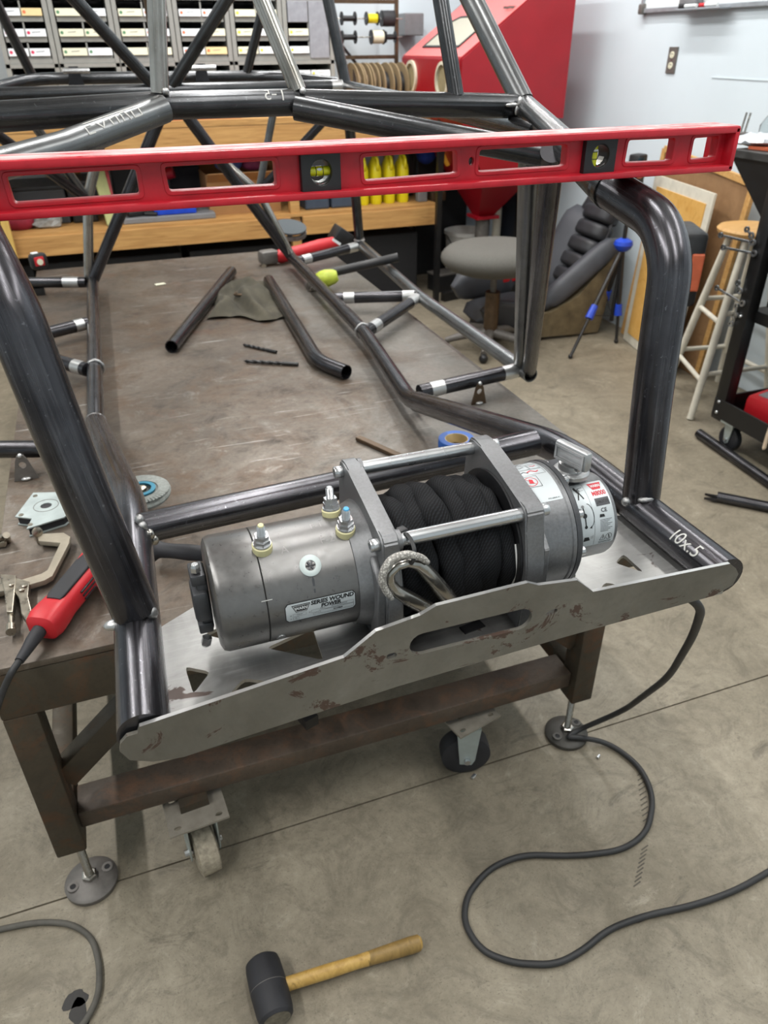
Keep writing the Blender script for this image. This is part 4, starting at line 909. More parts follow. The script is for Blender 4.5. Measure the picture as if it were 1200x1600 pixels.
def drill(a, b, r, label):
    a, b = V3(a), V3(b); mb = MB(); x, y, d = mb.frame(b-a); L = (b-a).length; n = 60; k = 10; vs = []; fs = []
    for i in range(n+1):
        t = i/n; tw = t*22 if t < .7 else .7*22
        for j in range(k):
            q = 2*math.pi*j/k; rr_ = r*(1 if t > .7 else .62+.38*abs(math.cos(q)))*(min(1, t*14+.05)); vs.append(a+d*(L*t)+x*(rr_*math.cos(q+tw))+y*(rr_*math.sin(q+tw)))
    for i in range(n):
        for j in range(k): fs.append([i*k+j, i*k+(j+1) % k, (i+1)*k+(j+1) % k, (i+1)*k+j])
    fs.append([n*k+j for j in range(k)]); mb.add(vs, fs); return tag(mb.build('drill_bit', m_blksteel, None, 30), label, 'drill bit', 'drill bits')
drill((0.3809, 2.5109, 0.6910), (0.4738, 2.3939, 0.6910), .0055, 'smaller dark twist drill bit, the one nearer the rag'); drill((0.3521, 2.3475, 0.6920), (0.5139, 2.2549, 0.6920), .0062, 'longer dark twist drill bit with a bright tip')
tag(MB().bar((0.5281, 1.6797, 0.6920), (0.6086, 1.5128, 0.6920), .018, .010, bev=.002).build('flat_bar_scrap', m_nut, None, 0), 'short flat bar scrap lying behind the winch', 'bar')
tag(MB().box((0.1899, 3.4186, 0.6880), (.045, .022, .004), .3, .001).build('scrap_chip', m_cream, None, 0), 'small yellowish chip lying on the far table', 'scrap')
c = (0.7510, 1.5471, 0.7000); tp = MB().lathe([(.030, -.013), (.046, -.013), (.047, 0), (.046, .013), (.030, .013), (.030, -.013)], (c[0], c[1], .700), n=36).build('tape_roll', m_bluet, None)
tag(tp, 'roll of blue masking tape lying flat behind the winch', 'tape'); MB().lathe([(.0285, -.0125), (.030, -.0125), (.030, .0127), (.0285, .0127), (.0285, -.0125)], (c[0], c[1], .700), n=36).build('cardboard_core', m_tan, tp)
# welding magnet
mg = thing('welding_magnet', 'zinc arrow shaped welding magnet with a round centre hole on the near table', 'magnet', (-0.2401, 1.5853, 0.6860))
P = [(-0.2937, 1.5485, 0.7080), (-0.2608, 1.6434, 0.7080), (-0.2059, 1.6259, 0.7080), (-0.1708, 1.5447, 0.7080), (-0.1946, 1.5087, 0.7080), (-0.2681, 1.4880, 0.7080), (-0.2595, 1.5275, 0.7080)]
hc = (-0.2321, 1.5733, 0.7080); hole = [(hc[0]+.0125*math.cos(a*.3927), hc[1]+.0125*math.sin(a*.3927)) for a in range(16)]
pl = [(p[0], p[1]) for p in P]
MB().plate(pl, [hole], (0, 0, .7055), (1, 0, 0), (0, 1, 0), .0025, .0004).build('top_plate', m_mag, mg, 0)
cg = V3((sum(p[0] for p in P)/7, sum(p[1] for p in P)/7, 0)); pin = [(cg.x+(x-cg.x)*.93, cg.y+(y-cg.y)*.93) for x, y in pl]
MB().plate(pin, [], (0, 0, .6885), (1, 0, 0), (0, 1, 0), .017).build('magnet_core', m_blkrub, mg, 0); MB().plate(pl, [], (0, 0, .686), (1, 0, 0), (0, 1, 0), .0025).build('bottom_plate', m_mag, mg, 0)
for p in (P[0], P[1], P[5], P[3]):
    q = lerp(p, (cg.x, cg.y, p[2]), .2); MB().lathe([(.0055, 0), (.005, .0015), (0, .002)], (q[0], q[1], .708), n=12).build('rivet', m_nick, mg)
MB().tube([(hc[0]+.026*math.cos(a*.2618), hc[1]+.026*math.sin(a*.2618), .7083) for a in range(25)], .0008, 6).build('stamped_ring', m_iron, mg)
# locking c-clamp
cl = thing('locking_clamp', 'worn nickel locking C clamp with tan jaw lying on the near table', 'clamp', (-0.2463, 1.3349, 0.6860))
q = lambda pts, z=.702: [(p[0], p[1]) for p in pts]
jaw = [(-0.2466, 1.4618, 0.7000), (-0.1962, 1.4481, 0.7000), (-0.1836, 1.4281, 0.7000), (-0.1862, 1.4041, 0.7000), (-0.2167, 1.2976, 0.7000), (-0.2303, 1.2876, 0.7000), (-0.2775, 1.2799, 0.7000), (-0.2797, 1.3017, 0.7000), (-0.2354, 1.3111, 0.7000), (-0.2240, 1.3200, 0.7000), (-0.2010, 1.4121, 0.7000), (-0.2434, 1.4354, 0.7000)]
MB().plate(q(jaw), [], (0, 0, .6955), (1, 0, 0), (0, 1, 0), .009, .001).build('upper_jaw', plain('worn_tan_jaw', '#9d9484', .5, .3, .12, 40), cl)
jc = (-0.2465, 1.4566, 0.7000); MB().cyl((jc[0], jc[1], .688), (jc[0], jc[1], .716), .006, n=14).build('swivel_pad', m_nick, cl)
MB().lathe([(.010, 0), (.011, .004), (.006, .006), (0, .006)], (jc[0], jc[1], .714), (.3, -.6, .2), 16).build('swivel_pad', m_nick, cl)
h1_ = [(-0.3073, 1.3291, 0.7000), (-0.2815, 1.3152, 0.7000), (-0.2812, 1.2648, 0.7000), (-0.2812, 1.2020, 0.7000), (-0.2888, 1.2048, 0.7000), (-0.2970, 1.2707, 0.7000)]
MB().plate(q(h1_), [], (0, 0, .694), (1, 0, 0), (0, 1, 0), .015, .0015).build('handle', m_nick, cl)
a_, b_ = (-0.2853, 1.2086, 0.7020), (-0.2824, 1.1576, 0.7020); MB().tube([a_, b_], .0045, 12).build('adjusting_screw', m_nick, cl); MB().tube([lerp(a_, b_, .75), lerp(a_, b_, 1.1)], .0085, 14).build('screw_knob', m_nick, cl)
h2_ = [(-0.2813, 1.3108, 0.7000), (-0.2576, 1.2893, 0.7000), (-0.2582, 1.2441, 0.7000), (-0.2497, 1.1903, 0.7000), (-0.2552, 1.1682, 0.7000), (-0.2649, 1.1960, 0.7000), (-0.2701, 1.2406, 0.7000), (-0.2817, 1.2752, 0.7000)]
MB().plate(q(h2_), [], (0, 0, .694), (1, 0, 0), (0, 1, 0), .012, .0015).build('handle', m_nick, cl)
MB().plate(q([(-0.3442, 1.3130, 0.7000), (-0.3023, 1.3229, 0.7000), (-0.2997, 1.2799, 0.7000), (-0.3414, 1.2790, 0.7000)]), [], (0, 0, .695), (1, 0, 0), (0, 1, 0), .010, .001).build('lower_jaw', m_nick, cl)
for p in ((-0.2858, 1.2832, 0.7120), (-0.2639, 1.2750, 0.7090), (-0.2678, 1.2641, 0.7090)): MB().lathe([(.005, -.001), (.0045, .002), (0, .003)], p, n=12).build('rivet', m_nick, cl)
k2 = thing('toggle_clamp', 'small worn steel clamp end at the left edge beside the magnet', 'clamp', (-0.3361, 1.4916, 0.6860))
MB().bar((-0.3714, 1.4793, 0.6960), (-0.3100, 1.4714, 0.6960), .022, .014, bev=.002).build('body', m_nick, k2); MB().cyl((-0.3104, 1.4866, 0.6880), (-0.3044, 1.4630, 0.7160), .007, n=14).build('swivel_pad', m_nick, k2); MB().lathe([(.012, 0), (.011, .005), (0, .006)], (-0.3245, 1.4712, 0.7060), n=16).build('knob', m_nick, k2)
# angle grinder with flap disc, side handle and cord
ga, gb = V3((-0.2311, 1.1216, 0.7160)), V3((-0.0427, 1.4435, 0.7260)); gd = (gb-ga).normalized(); GL_ = (gb-ga).length
gr = thing('angle_grinder', 'red and black corded angle grinder lying under the left hoop', 'grinder', (ga.x, ga.y, .686))
gx = V3((gd.y, -gd.x, 0)).normalized(); gz = gx.cross(gd).normalized()
if gz.z < 0: gz = -gz
GM = Matrix((gx, gz, gd)).transposed().to_4x4(); GM.translation = ga
def gshape(prof, name, mat, par=gr, n=26, oct=True):   # (width, height, z offset, distance along)
    mb = MB(GM); vs = []; fs = []
    for w, h, oz, d in prof:
        for j in range(n):
            a = 2*math.pi*j/n; c_, s_ = math.cos(a), math.sin(a); vs.append((w*math.copysign(abs(c_)**.6, c_), oz+h*math.copysign(abs(s_)**.6, s_), d))
    for i in range(len(prof)-1):
        for j in range(n): fs.append([i*n+j, i*n+(j+1) % n, (i+1)*n+(j+1) % n, (i+1)*n+j])
    fs += [list(range(n))[::-1], [(len(prof)-1)*n+j for j in range(n)]]
    return mb.add(vs, fs).build(name, mat, par, 40)
gbd = gshape([(.017, .015, 0, .0), (.027, .024, 0, .006), (.030, .027, 0, .022), (.029, .026, 0, .045), (.026, .024, 0, .07), (.027, .025, 0, .16), (.029, .026, 0, .20)], 'rear_housing', m_redtool)
gshape([(.029, .027, 0, .20), (.030, .028, 0, .22), (.030, .028, 0, .30), (.026, .026, 0, .315)], 'motor_housing', m_blk)
gshape([(.013, .003, .0245, .055), (.016, .004, .0255, .065), (.017, .005, .0255, .16), (.014, .003, .0245, .19)], 'paddle_switch', m_blkrub)
for k in range(3): MB(GM).box((.027, .010-.010*k, .12), (.004, .0035, .05-.006*k), bev=.001).build('vent_slot', m_blk, gr)
gh_ = V3((-0.0284, 1.5109, 0.7250)); MB().sphere(gh_, .030, 18, 12, (1, 1.1, .95)).build('gear_head', m_iron, gr)
dc = (-0.0273, 1.4806, 0.7450); fd = MB().lathe([(.014, .004), (.022, .006), (.024, .012), (.060, .014), (.062, .010), (.060, .004), (.014, .004)], (dc[0], dc[1], .742), (0, -.10, 1), 48).build('flap_disc', plain('grey_flap_disc', '#8d918d', .85, 0, .2, 120, .3), gr)
for k in range(48):
    a = 2*math.pi*k/48; x_, y_ = math.cos(a), math.sin(a)
    MB().box((dc[0]+.048*x_, dc[1]+.048*y_, .7562+.002), (.024, .0052, .0016), Matrix.Rotation(a, 3, 'Z') @ Matrix.Rotation(R(9), 3, 'X')).build('flap', plain('grey_flap_disc', ''), fd, 0)
MB().lathe([(.030, 0), (.031, .004), (.022, .0045), (.022, .0), (.030, 0)], (dc[0], dc[1], .757), n=36).build('disc_ring', plain('teal_disc_print', '#2b7f9a', .5), fd)
MB().lathe([(.012, 0), (.012, .006), (.008, .008), (0, .008)], (dc[0], dc[1], .757), n=20).build('lock_nut', m_nick, fd)
ha, hb = V3((-0.0283, 1.2940, 0.7240)), V3((0.0809, 1.2347, 0.7240)); hd_ = (hb-ha); Lh = hd_.length
MB().lathe([(.012, 0), (.024, .003), (.025, .008), (.018, .016), (.0155, .024), (.0150, .05), (.0165, .08), (.0155, Lh*.9), (.011, Lh), (0, Lh)], ha, hd_, 24).build('side_handle', m_blkrub, gr)
MB().tube([ha, lerp(ha, gh_, .9)], .006, 12).build('handle_stud', m_nick, gr)
bt = [ga, lerp((-0.2311, 1.1216, 0.7160), (-0.2431, 1.0989, 0.7140), 1), (-0.2510, 1.0823, 0.7120), (-0.2699, 1.0455, 0.7080)]
MB().tube(bt[:3]+[(-0.2623, 1.0594, 0.7100)], [.0125, .0115, .0095, .0075], 16).build('strain_relief', m_blkrub, gr)
MB().tube([(-0.2606, 1.0636, 0.7100), (-0.2740, 1.0414, 0.7060), (-0.2976, 1.0450, 0.6674), (-0.3251, 1.0300, 0.6177), (-0.3808, 1.0300, 0.5130)], .0058, 12, .05).build('power_cord', m_rubber, gr)
# tape measure
tmc = (-0.3111, 3.9041, 0.7100); tmz = thing('tape_measure', 'red and black tape measure standing on the far left table corner', 'tape measure', (tmc[0], tmc[1], .686))
TM = Matrix.Translation((tmc[0], tmc[1], .686)) @ Matrix.Rotation(R(20), 4, 'Z')
MB(TM).box((0, 0, .036), (.078, .045, .070), bev=.014).build('case', m_blk, tmz); MB(TM).box((-.002, 0, .038), (.05, .047, .046), bev=.006).build('case_side', m_redtool, tmz); MB(TM).lathe([(.014, 0), (.014, .003), (0, .003)], (0, -.0236, .036), (0, -1, 0), 20).build('side_badge', m_cream, tmz); MB(TM).box((-.01, 0, .073), (.03, .022, .006), bev=.002).build('lock_button', m_white, tmz)
# cordless grinder on the far table
cgz = thing('cordless_grinder', 'red cordless angle grinder with black battery on the far table edge', 'grinder', (0.9418, 3.7531, 0.6860))
a_, b_ = V3((0.7468, 3.5746, 0.7200)), V3((1.0918, 3.7109, 0.7350)); d_ = (b_-a_).normalized(); L_ = (b_-a_).length
MB().lathe([(.022, 0), (.032, .02), (.030, L_*.35), (.034, L_*.7), (.028, L_)], a_, d_, 20).build('motor_housing', m_redtool, cgz)
MB().bar(lerp(a_, b_, .15), lerp(a_, b_, .55), .030, .008, bev=.002, up=(0, 0, 1)).build('name_plate', m_mag, cgz)
MB().box(lerp(b_, (1.1155, 3.7305, 0.7600), .9), (.085, .12, .075), Matrix.Rotation(R(35), 3, 'Y'), .008).build('battery', m_blk, cgz)
MB().box((1.0140, 3.4675, 0.7900), (.045, .004, .012), Matrix.Rotation(R(35), 3, 'Y')).build('battery_mark', m_white, cgz)
MB().box(a_+V3((-.035, .015, .002)), (.09, .07, .062), .2, .016).build('gear_head', m_iron, cgz); MB().cyl(a_+V3((-.06, .0, -.03)), a_+V3((-.07, -.03, -.03)), .012, n=10).build('spindle_lock', m_nick, cgz)
dq = V3((0.8835, 3.8592, 0.7900)); MB().lathe([(.0, 0), (.085, .0), (.086, .004), (.085, .008), (0, .010)], dq, (.05, -.25, 1), 40).build('disc', plain('dark_abrasive_disc', '#4a5054', .85, 0, .15, 90), cgz)
MB().cyl(dq-V3((0, 0, .05)), dq, .014, n=14).build('spindle', m_iron, cgz); MB().lathe([(.07, -.03), (.088, -.03), (.088, -.012), (.07, -.012), (.07, -.03)], dq, (.05, -.25, 1), 30).build('disc_guard', m_iron, cgz)
# hammer lying on the outriggers
hz = thing('steel_hammer', 'hammer with lime painted head and black tube handle by the outrigger tubes', 'hammer', (0.8926, 3.2887, 0.6860))
MB().tube([(0.8862, 3.1267, 0.7420), (1.1602, 3.0458, 0.8000)], [.0185, .0190], 20, wall=.003).build('handle', m_blk, hz)
hA, hB = V3((0.8164, 3.0925, 0.7300)), V3((0.8941, 3.1337, 0.7450))
hd_ = V3(hB)-V3(hA); MB().lathe([(.018, 0), (.026, .01), (.034, .03), (.036, .055), (.030, .085), (.021, .10)], lerp(hA, hB, -.25), V3((1.1602, 3.0458, 0.8000))-V3((0.8862, 3.1267, 0.7420)), 16).build('hammer_head', m_lime, hz); MB().lathe([(.022, 0), (.025, .006), (.025, .06), (.020, .07)], V3(hA)+V3((-.045, -.01, -.022)), (.5, .1, -.15), 18).build('striking_face', m_stain, hz)
# small red scrap and floor strip seen past the ladder
tag(MB().box((1.9831, 5.8176, 0.0120), (.20, .05, .022), .2, .004).build('red_file_handle', m_redtool, None, 30), 'short red bar on the floor beyond the outrigger tubes', 'bar')

# ------------------------------------------------------------------ things on the floor in front
mlz = thing('rubber_mallet', 'black rubber mallet with worn wooden handle lying on the concrete floor', 'mallet', (0.0344, 0.7716, 0.0000))
m0, m1 = V3((0.0258, 0.8106, 0.0360)), V3((0.0305, 0.7020, 0.0360)); md = (m1-m0).normalized(); mL = (m1-m0).length
MB().lathe([(.0, -.004), (.026, -.003), (.0325, .002), (.0345, .012), (.036, mL*.45), (.036, mL*.55), (.0345, mL-.010), (.0325, mL), (.027, mL+.005), (0, mL+.006)], m0, md, 40).build('head', m_blkrub, mlz)
MB().lathe([(.026, 0), (.0, .0008)], m1+md*.0052, md, 28).build('worn_face', plain('scuffed_rubber_face', '#6b6558', .85, 0, .4, 80, .3), mlz)
MB().lathe([(.0361, 0), (.0364, .0006), (.0361, .0012), (.0361, 0)], m0+md*(mL*.5), md, 40).build('mould_line', m_iron, mlz)
k0, k1 = V3((0.0374, 0.7547, 0.0340)), V3((0.3390, 0.7451, 0.0190)); kd_ = k1-k0; kL = kd_.length
hn = MB().lathe([(.012, 0), (.0135, .03), (.0140, kL*.35), (.0130, kL*.55), (.0150, kL*.75), (.0165, kL*.93), (.0155, kL*.985), (.011, kL), (0, kL)], k0, kd_, 28, sx=.92, sy=1.1).build('handle', m_handle, mlz)
MB().lathe([(.01355, kL*.62), (.0154, kL*.78), (.0167, kL*.93), (.0158, kL*.983)], k0, kd_, 28, sx=.93, sy=1.11).build('bare_grip', wood('darker_mallet_grip', '#7a6236', '#9a7d48', '#4f3d1f', (14, 14, 2.2), .5), mlz)
def cable(pts, r, name, label, mat, cat='cable', fil=.09):
    o = MB().tube(pts, r, 12, fil, 8).build(name, mat, None, 60); return tag(o, label, cat)
cable([(.640, .640, .930), (0.7216, 0.6400, 0.8707), (0.7889, 0.7000, 0.7450), (0.8894, 0.8200, 0.5014), (0.9964, 1.0262, 0.1600), (0.9347, 1.1017, 0.0350), (0.8923, 1.0946, 0.0300), (0.9237, 1.0830, 0.0300), (0.9985, 1.0577, 0.0080), (1.0320, 0.9666, 0.0080), (1.0070, 0.8764, 0.0080), (0.9328, 0.8016, 0.0080), (0.8539, 0.7819, 0.0080), (0.7427, 0.8059, 0.0080), (0.6295, 0.8524, 0.0080), (0.5413, 0.8469, 0.0080), (0.4706, 0.8069, 0.0080), (0.4405, 0.7589, 0.0080), (0.4473, 0.6940, 0.0080), (0.4964, 0.6496, 0.0080), (0.5762, 0.6165, 0.0080), (0.6416, 0.6216, 0.0080), (0.7156, 0.6412, 0.0080), (0.8086, 0.6386, 0.0080), (0.9100, 0.6220, 0.0080), (1.0236, 0.6165, 0.0080), (1.1815, 0.6334, 0.0080)], .0068, 'extension_cable', 'long dusty black cable hanging from the tray and looping over the floor', m_rubber)
cable([(-0.5236, 1.0811, 0.0070), (-0.4745, 1.0772, 0.0070), (-0.3994, 1.0668, 0.0070), (-0.3334, 1.0384, 0.0070), (-0.2924, 0.9924, 0.0070), (-0.2807, 0.9277, 0.0070), (-0.2850, 0.8725, 0.0070), (-0.3046, 0.8379, 0.0070), (-0.3368, 0.8097, 0.0070)], .0062, 'floor_cable', 'dusty cable curving across the floor at the lower left', m_dusty)
flat_tube([(2.4380, 2.4500, 0.0220), (2.3746, 1.6633, 0.0220)], .022, 'floor_tube', 'long dark tube on the floor running under the tool cart wheel', m_tube)
ft_ = MB().tube([(2.1202, 1.9588, 0.0200), (2.3648, 1.7138, 0.0200)], .0215, 20).build('notched_tube', m_tube, None, 40); tag(ft_, 'notched tube with pointed end on the floor nearest the right hoop', 'tube')
e0_ = V3((2.1202, 1.9588, 0.0200)); ed = (V3((2.3648, 1.7138, 0.0200))-e0_).normalized(); es = V3((ed.y, -ed.x, 0))
for s in (-1, 1): MB().prism([(0, s*.004), (0, s*.0215), (-.045, s*.018)], e0_+V3((0, 0, -.004)), ed, es, .010 if s > 0 else .010).build('notch_tip', m_tube, ft_, 0)
for pt, s in (((0.6217, 1.0854, 0.0040), .008), ((0.9513, 1.0298, 0.0040), .006)): tag(MB().box(pt, (s*2, s, .006), .5, .001).build('metal_scrap', m_zinc, None, 0), 'tiny bright metal scrap on the floor by the front table foot' if s > .007 else 'tiny curl of swarf on the floor near the cable', 'scrap')

# ------------------------------------------------------------------ parts cabinets on the bench
m_print = plain('faint_pen_print', '#8d8f90', .7)
cabX = [-1.0, -.6727, -.3466, -.0598, .2773, .6156, .9426, 1.2640, 1.5864]
FY = 5.30; DZ = (1.7950, 1.6730, 1.5590, 1.4000)   # bottoms of the drawer openings, row by row
CARDZ = [(1.7155, 1.7514), (1.6186, 1.6552), (1.5257, 1.5631), (1.400, 1.4345)]
protos = {}
def box_me(name, d, mat, bev=0):
    k = (name, d, mat.name)
    if k not in protos:
        o = MB().box((0, 0, 0), d, bev=bev).build(name, mat, None, 0, org=(0, 0, 0)); protos[k] = o.data; bpy.data.objects.remove(o)
    return protos[k]
def put(name, me, loc, parent):    # loc is in world coordinates
    o = bpy.data.objects.new(name, me); COL.objects.link(o); o.parent = parent; o.location = V3(loc)-ORG[parent.name]; ORG[o.name] = ORG[parent.name]; return o
disc_me = {}
def dot_me(mat):
    if mat.name not in disc_me:
        o = MB().lathe([(.0085, 0), (.0085, .0006), (0, .0006)], (0, 0, 0), (0, -1, 0), 12).build('sticker', mat, None, 0, org=(0, 0, 0)); disc_me[mat.name] = o.data; bpy.data.objects.remove(o)
    return disc_me[mat.name]
look = {   # per cabinet: rows of (left card, left sticker, right card, right sticker)
 2: [(m_card, None, m_tan, m_sor), (m_card, m_sred, m_card, m_sred), (m_card, m_sred, m_card, m_sred), (m_card, None, m_card, None)],
 3: [(m_cream, m_sgreen, m_card, None), (m_cream, m_sgreen, m_cream, m_sgreen), (m_cream, m_sgreen, m_card, m_sgreen), (m_card, None, m_card, None)],
 4: [(m_cream, m_sgreen, m_card, m_sor), (m_cream, m_sgreen, m_card, m_sor), (m_cream, m_sgreen, m_cream, m_sor), (m_card, None, m_card, None)],
 5: [(m_card, m_sor, m_card, m_sor), (m_card, m_sor, m_cream, None), (m_card, m_sor, m_tan, m_sor), (m_card, None, m_card, None)],
 6: [(m_cream, m_syel, m_cream, None), (m_cream, m_syel, m_card, None), (m_cream, m_syel, m_card, m_syel), (m_card, None, m_card, m_syel)],
 7: [None, (m_cream, m_syel, None, None), (m_card, m_syel, None, None), (m_card, None, m_card, m_syel)]}
names = ['plain cabinet at the far left end of the row', 'cabinet left of the one with red and orange stickers', 'grey parts cabinet whose drawer cards carry red and orange stickers', 'grey parts cabinet whose cards all carry green stickers', 'grey parts cabinet with green and orange stickers in pairs', 'grey parts cabinet whose cards carry only orange stickers', 'grey parts cabinet with cream cards and yellow stickers', 'grey parts cabinet at the right end with plain grey drawer fronts']
for ci in range(2, 8):
    x0, x1 = cabX[ci], cabX[ci+1]; w = x1-x0; cab = thing('parts_cabinet', names[ci], 'cabinet', ((x0+x1)/2, 5.48, 1.20), 'parts cabinets standing on the back bench')
    fm_ = MB(); t = .026
    for x in (x0+t/2+.002, x1-t/2-.002): fm_.box((x, 5.485, 1.62), (t, .36, .84), bev=.002)
    for z in (1.2105, 1.478, 2.03): fm_.box(((x0+x1)/2, 5.485, z), (w-.004, .36, .020))
    fm_.box(((x0+x1)/2, 5.485, 1.500), (w-.006, .352, .022)); fm_.build('frame', m_cabgry, cab, 0)
    MB().box(((x0+x1)/2, 5.655, 1.62), (w-.01, .012, .82)).build('back_panel', m_dark, cab, 0)
    iw = (w-2*t-.010)/2
    rows = [(-1, (1.822, 1.858))] + list(enumerate(CARDZ)) + [(3, (1.30, 1.335))]
    for ri, (zc0, zc1) in rows:
        spec = look[ci][max(0, ri)] if ri >= 0 else (m_card, None, m_card, None)
        for s in (0, 1):
            xc = x0+t+.005+iw*(s+.5); card, st = (spec[2*s], spec[2*s+1]) if spec else (None, None)
            if card is None:
                d = put('drawer', box_me('drawer_front_block', (round(iw-.006, 3), .02, .108), m_bgrey, .003), (xc, FY+.012, (zc0+zc1)/2+.008), cab); continue
            dr = MB(); dw = iw-.008; zb = zc0-.026
            dr.box((xc, FY+.02, (zb+zc0)/2), (dw, .008, zc0-zb)); dr.box((xc-dw/2+.003, FY+.17, zb+.03), (.005, .30, .055)); dr.box((xc+dw/2-.003, FY+.17, zb+.03), (.005, .30, .055)); dr.box((xc, FY+.17, zb+.003), (dw, .30, .005)); dr.box((xc, FY+.15, zb+.032), (.004, .26, .06))
            d = dr.build('drawer', m_cabgry, cab, 0)
            MB().box((xc, FY+.006, (zc0+zc1)/2), (dw, .006, zc1-zc0), Matrix.Rotation(R(-14), 3, 'X')).build('label_card', card, d, 0)
            if st: put('sticker', dot_me(st), (xc-dw/2+.014, FY+.0015, (zc0+zc1)/2), d)
            if ri >= 0 and (ci+ri+s) % 3: MB().stroke([(0, 0), (.045, .003)], .003, lambda u, v: V3((xc-.02+u, FY+.0012, (zc0+zc1)/2+.002+v))).stroke([(0, -.008), (.03, -.007)], .003, lambda u, v: V3((xc-.012+u, FY+.0022, (zc0+zc1)/2+.002+v))).build('card_print', m_print, d, 0)
        if ri < 3 and ri >= -1: MB().box((x0+t+.005+iw, FY+.02, zc0+.02), (.008, .012, .100)).build('divider', m_cabgry, cab, 0)
# ------------------------------------------------------------------ bench with lower shelf
bn = thing('wooden_bench', 'long pine workbench along the back wall with a full lower shelf', 'workbench', (.3, 5.4, 0))
BX0, BX1 = -1.3, 2.20
for k in range(5): MB().box(((BX0+BX1)/2, 5.07+.16*k-.0, 1.182), (BX1-BX0, .152, .036), bev=.002).build('top_plank', m_pine, bn, 0)
MB().box(((BX0+BX1)/2, 5.015, 1.092), (BX1-BX0, .038, .140), bev=.003).build('top_apron', m_pine, bn, 0)
sh = MB().box(((BX0+1.16)/2, 5.02, .565), (1.16-BX0, .038, .115), bev=.003).build('shelf_apron', m_pine, bn, 0)
MB().box(((1.24+BX1)/2, 5.02, .565), (BX1-1.24, .038, .115), bev=.003).build('shelf_apron', m_pine, bn, 0)
for k in range(4): MB().box(((BX0+BX1)/2, 5.09+.165*k, .632), (BX1-BX0, .16, .018)).build('shelf_plank', m_pine, bn, 0)
for x in (1.20,): MB().box((x, 5.06, .55), (.062, .06, 1.06), bev=.003).build('leg', m_pine, bn, 0)
MB().box((-.545, 4.955, .53), (.088, .04, 1.06), bev=.003).build('leg', m_pine_y, bn, 0)
for x in (-1.2, -.1, 1.2, 2.1): MB().box((x, 5.72, .58), (.06, .06, 1.16)).build('leg', m_pine, bn, 0)
SZ, BZ = .641, 1.2
def P5(px, py, y=5.1): return None
tr = MB(); a, b = (0.4321, 5.0600, 1.1949), (0.9140, 5.0600, 1.1895); tr.box(((a[0]+b[0])/2, 5.10, 1.222), (b[0]-a[0], .12, .044), bev=.004); ob_ = tag(tr.build('red_tray', m_redtool, None, 0), 'long red tool tray on the bench front edge', 'tray')
for k in range(9): MB().box((a[0]+.02+(b[0]-a[0]-.04)*k/8, 5.0385, 1.223), (.012, .002, .012)).build('tray_hole', m_dark, ob_, 0)
tag(MB().box(((1.1270, 5.1000, 1.1764)[0], 5.15, 1.215), (.10, .12, .03), .3, .004).build('steel_box', m_grybin, None, 0), 'small grey steel box on the bench right of the red tray', 'box')
def sbox(name, x0, x1, z0, z1, y0, y1, mat, label, cat, bev=.006, rot=0, lid=None):
    t = thing(name, label, cat, ((x0+x1)/2, (y0+y1)/2, z0)); RM = Matrix.Translation(((x0+x1)/2, (y0+y1)/2, z0)) @ Matrix.Rotation(R(rot), 4, 'Z')
    MB(RM).box((0, 0, (z1-z0)/2), (x1-x0, y1-y0, z1-z0), bev=bev).build('body', mat, t, 0)
    if lid: MB(RM).box((0, 0, z1-z0+.008), (x1-x0+.012, y1-y0+.012, .022), bev=.005).build('lid', lid, t, 0)
    return t
def XY(px, y): return None
x_ = lambda p: p[0]
cb = thing('cardboard_box', 'open brown cardboard box on the lower bench shelf', 'box', (x_((0.9067, 5.2000, 0.6058)), 5.3, SZ))
cx0, cx1 = x_((0.6710, 5.1500, 0.6308)), x_((1.1336, 5.1500, 0.6187))
for c_, d_ in ((((cx0+cx1)/2, 5.16, SZ+.12), (cx1-cx0, .006, .24)), (((cx0+cx1)/2, 5.50, SZ+.12), (cx1-cx0, .006, .24)), ((cx0, 5.33, SZ+.12), (.006, .34, .24)), ((cx1, 5.33, SZ+.12), (.006, .34, .24)), (((cx0+cx1)/2, 5.33, SZ+.004), (cx1-cx0, .34, .006))): MB().box(c_, d_).build('side_panel', m_cbox, cb, 0)
for c_, rt_ in ((((cx0+cx1)/2, 5.12, SZ+.225), -35), (((cx0+cx1)/2, 5.54, SZ+.225), 35)): MB().box(c_, (cx1-cx0, .10, .005), Matrix.Rotation(R(rt_), 3, 'X')).build('flap', m_cbox, cb, 0)
tag(MB().sphere(((cx0+cx1)/2-.06, 5.30, SZ+.28), .075, 16, 10, (1.2, .9, .6)).build('blue_bag', plain('faded_blue_bag', '#5a68a8', .6, 0, .25, 30), None, 60), 'crumpled blue bag on top of the open cardboard box', 'bag')
tag(MB().sphere(((cx0+cx1)/2+.10, 5.32, SZ+.27), .065, 16, 10, (1.2, .9, .6)).build('pink_bag', plain('pink_bag', '#b04a70', .6, 0, .25, 30), None, 60), 'crumpled pink bag on top of the open cardboard box', 'bag')
sbox('grey_tray', x_((0.1257, 5.1000, 0.6587)), x_((0.6896, 5.1000, 0.6459)), SZ, SZ+.035, 5.06, 5.36, m_grybin, 'flat grey tray on the lower bench shelf left of the cardboard box', 'tray')
sbox('blue_case', x_((0.3195, 5.1400, 0.6948)), x_((0.5764, 5.1400, 0.6930)), SZ+.036, SZ+.075, 5.08, 5.30, m_blue, 'blue case lying on the flat grey tray', 'case')
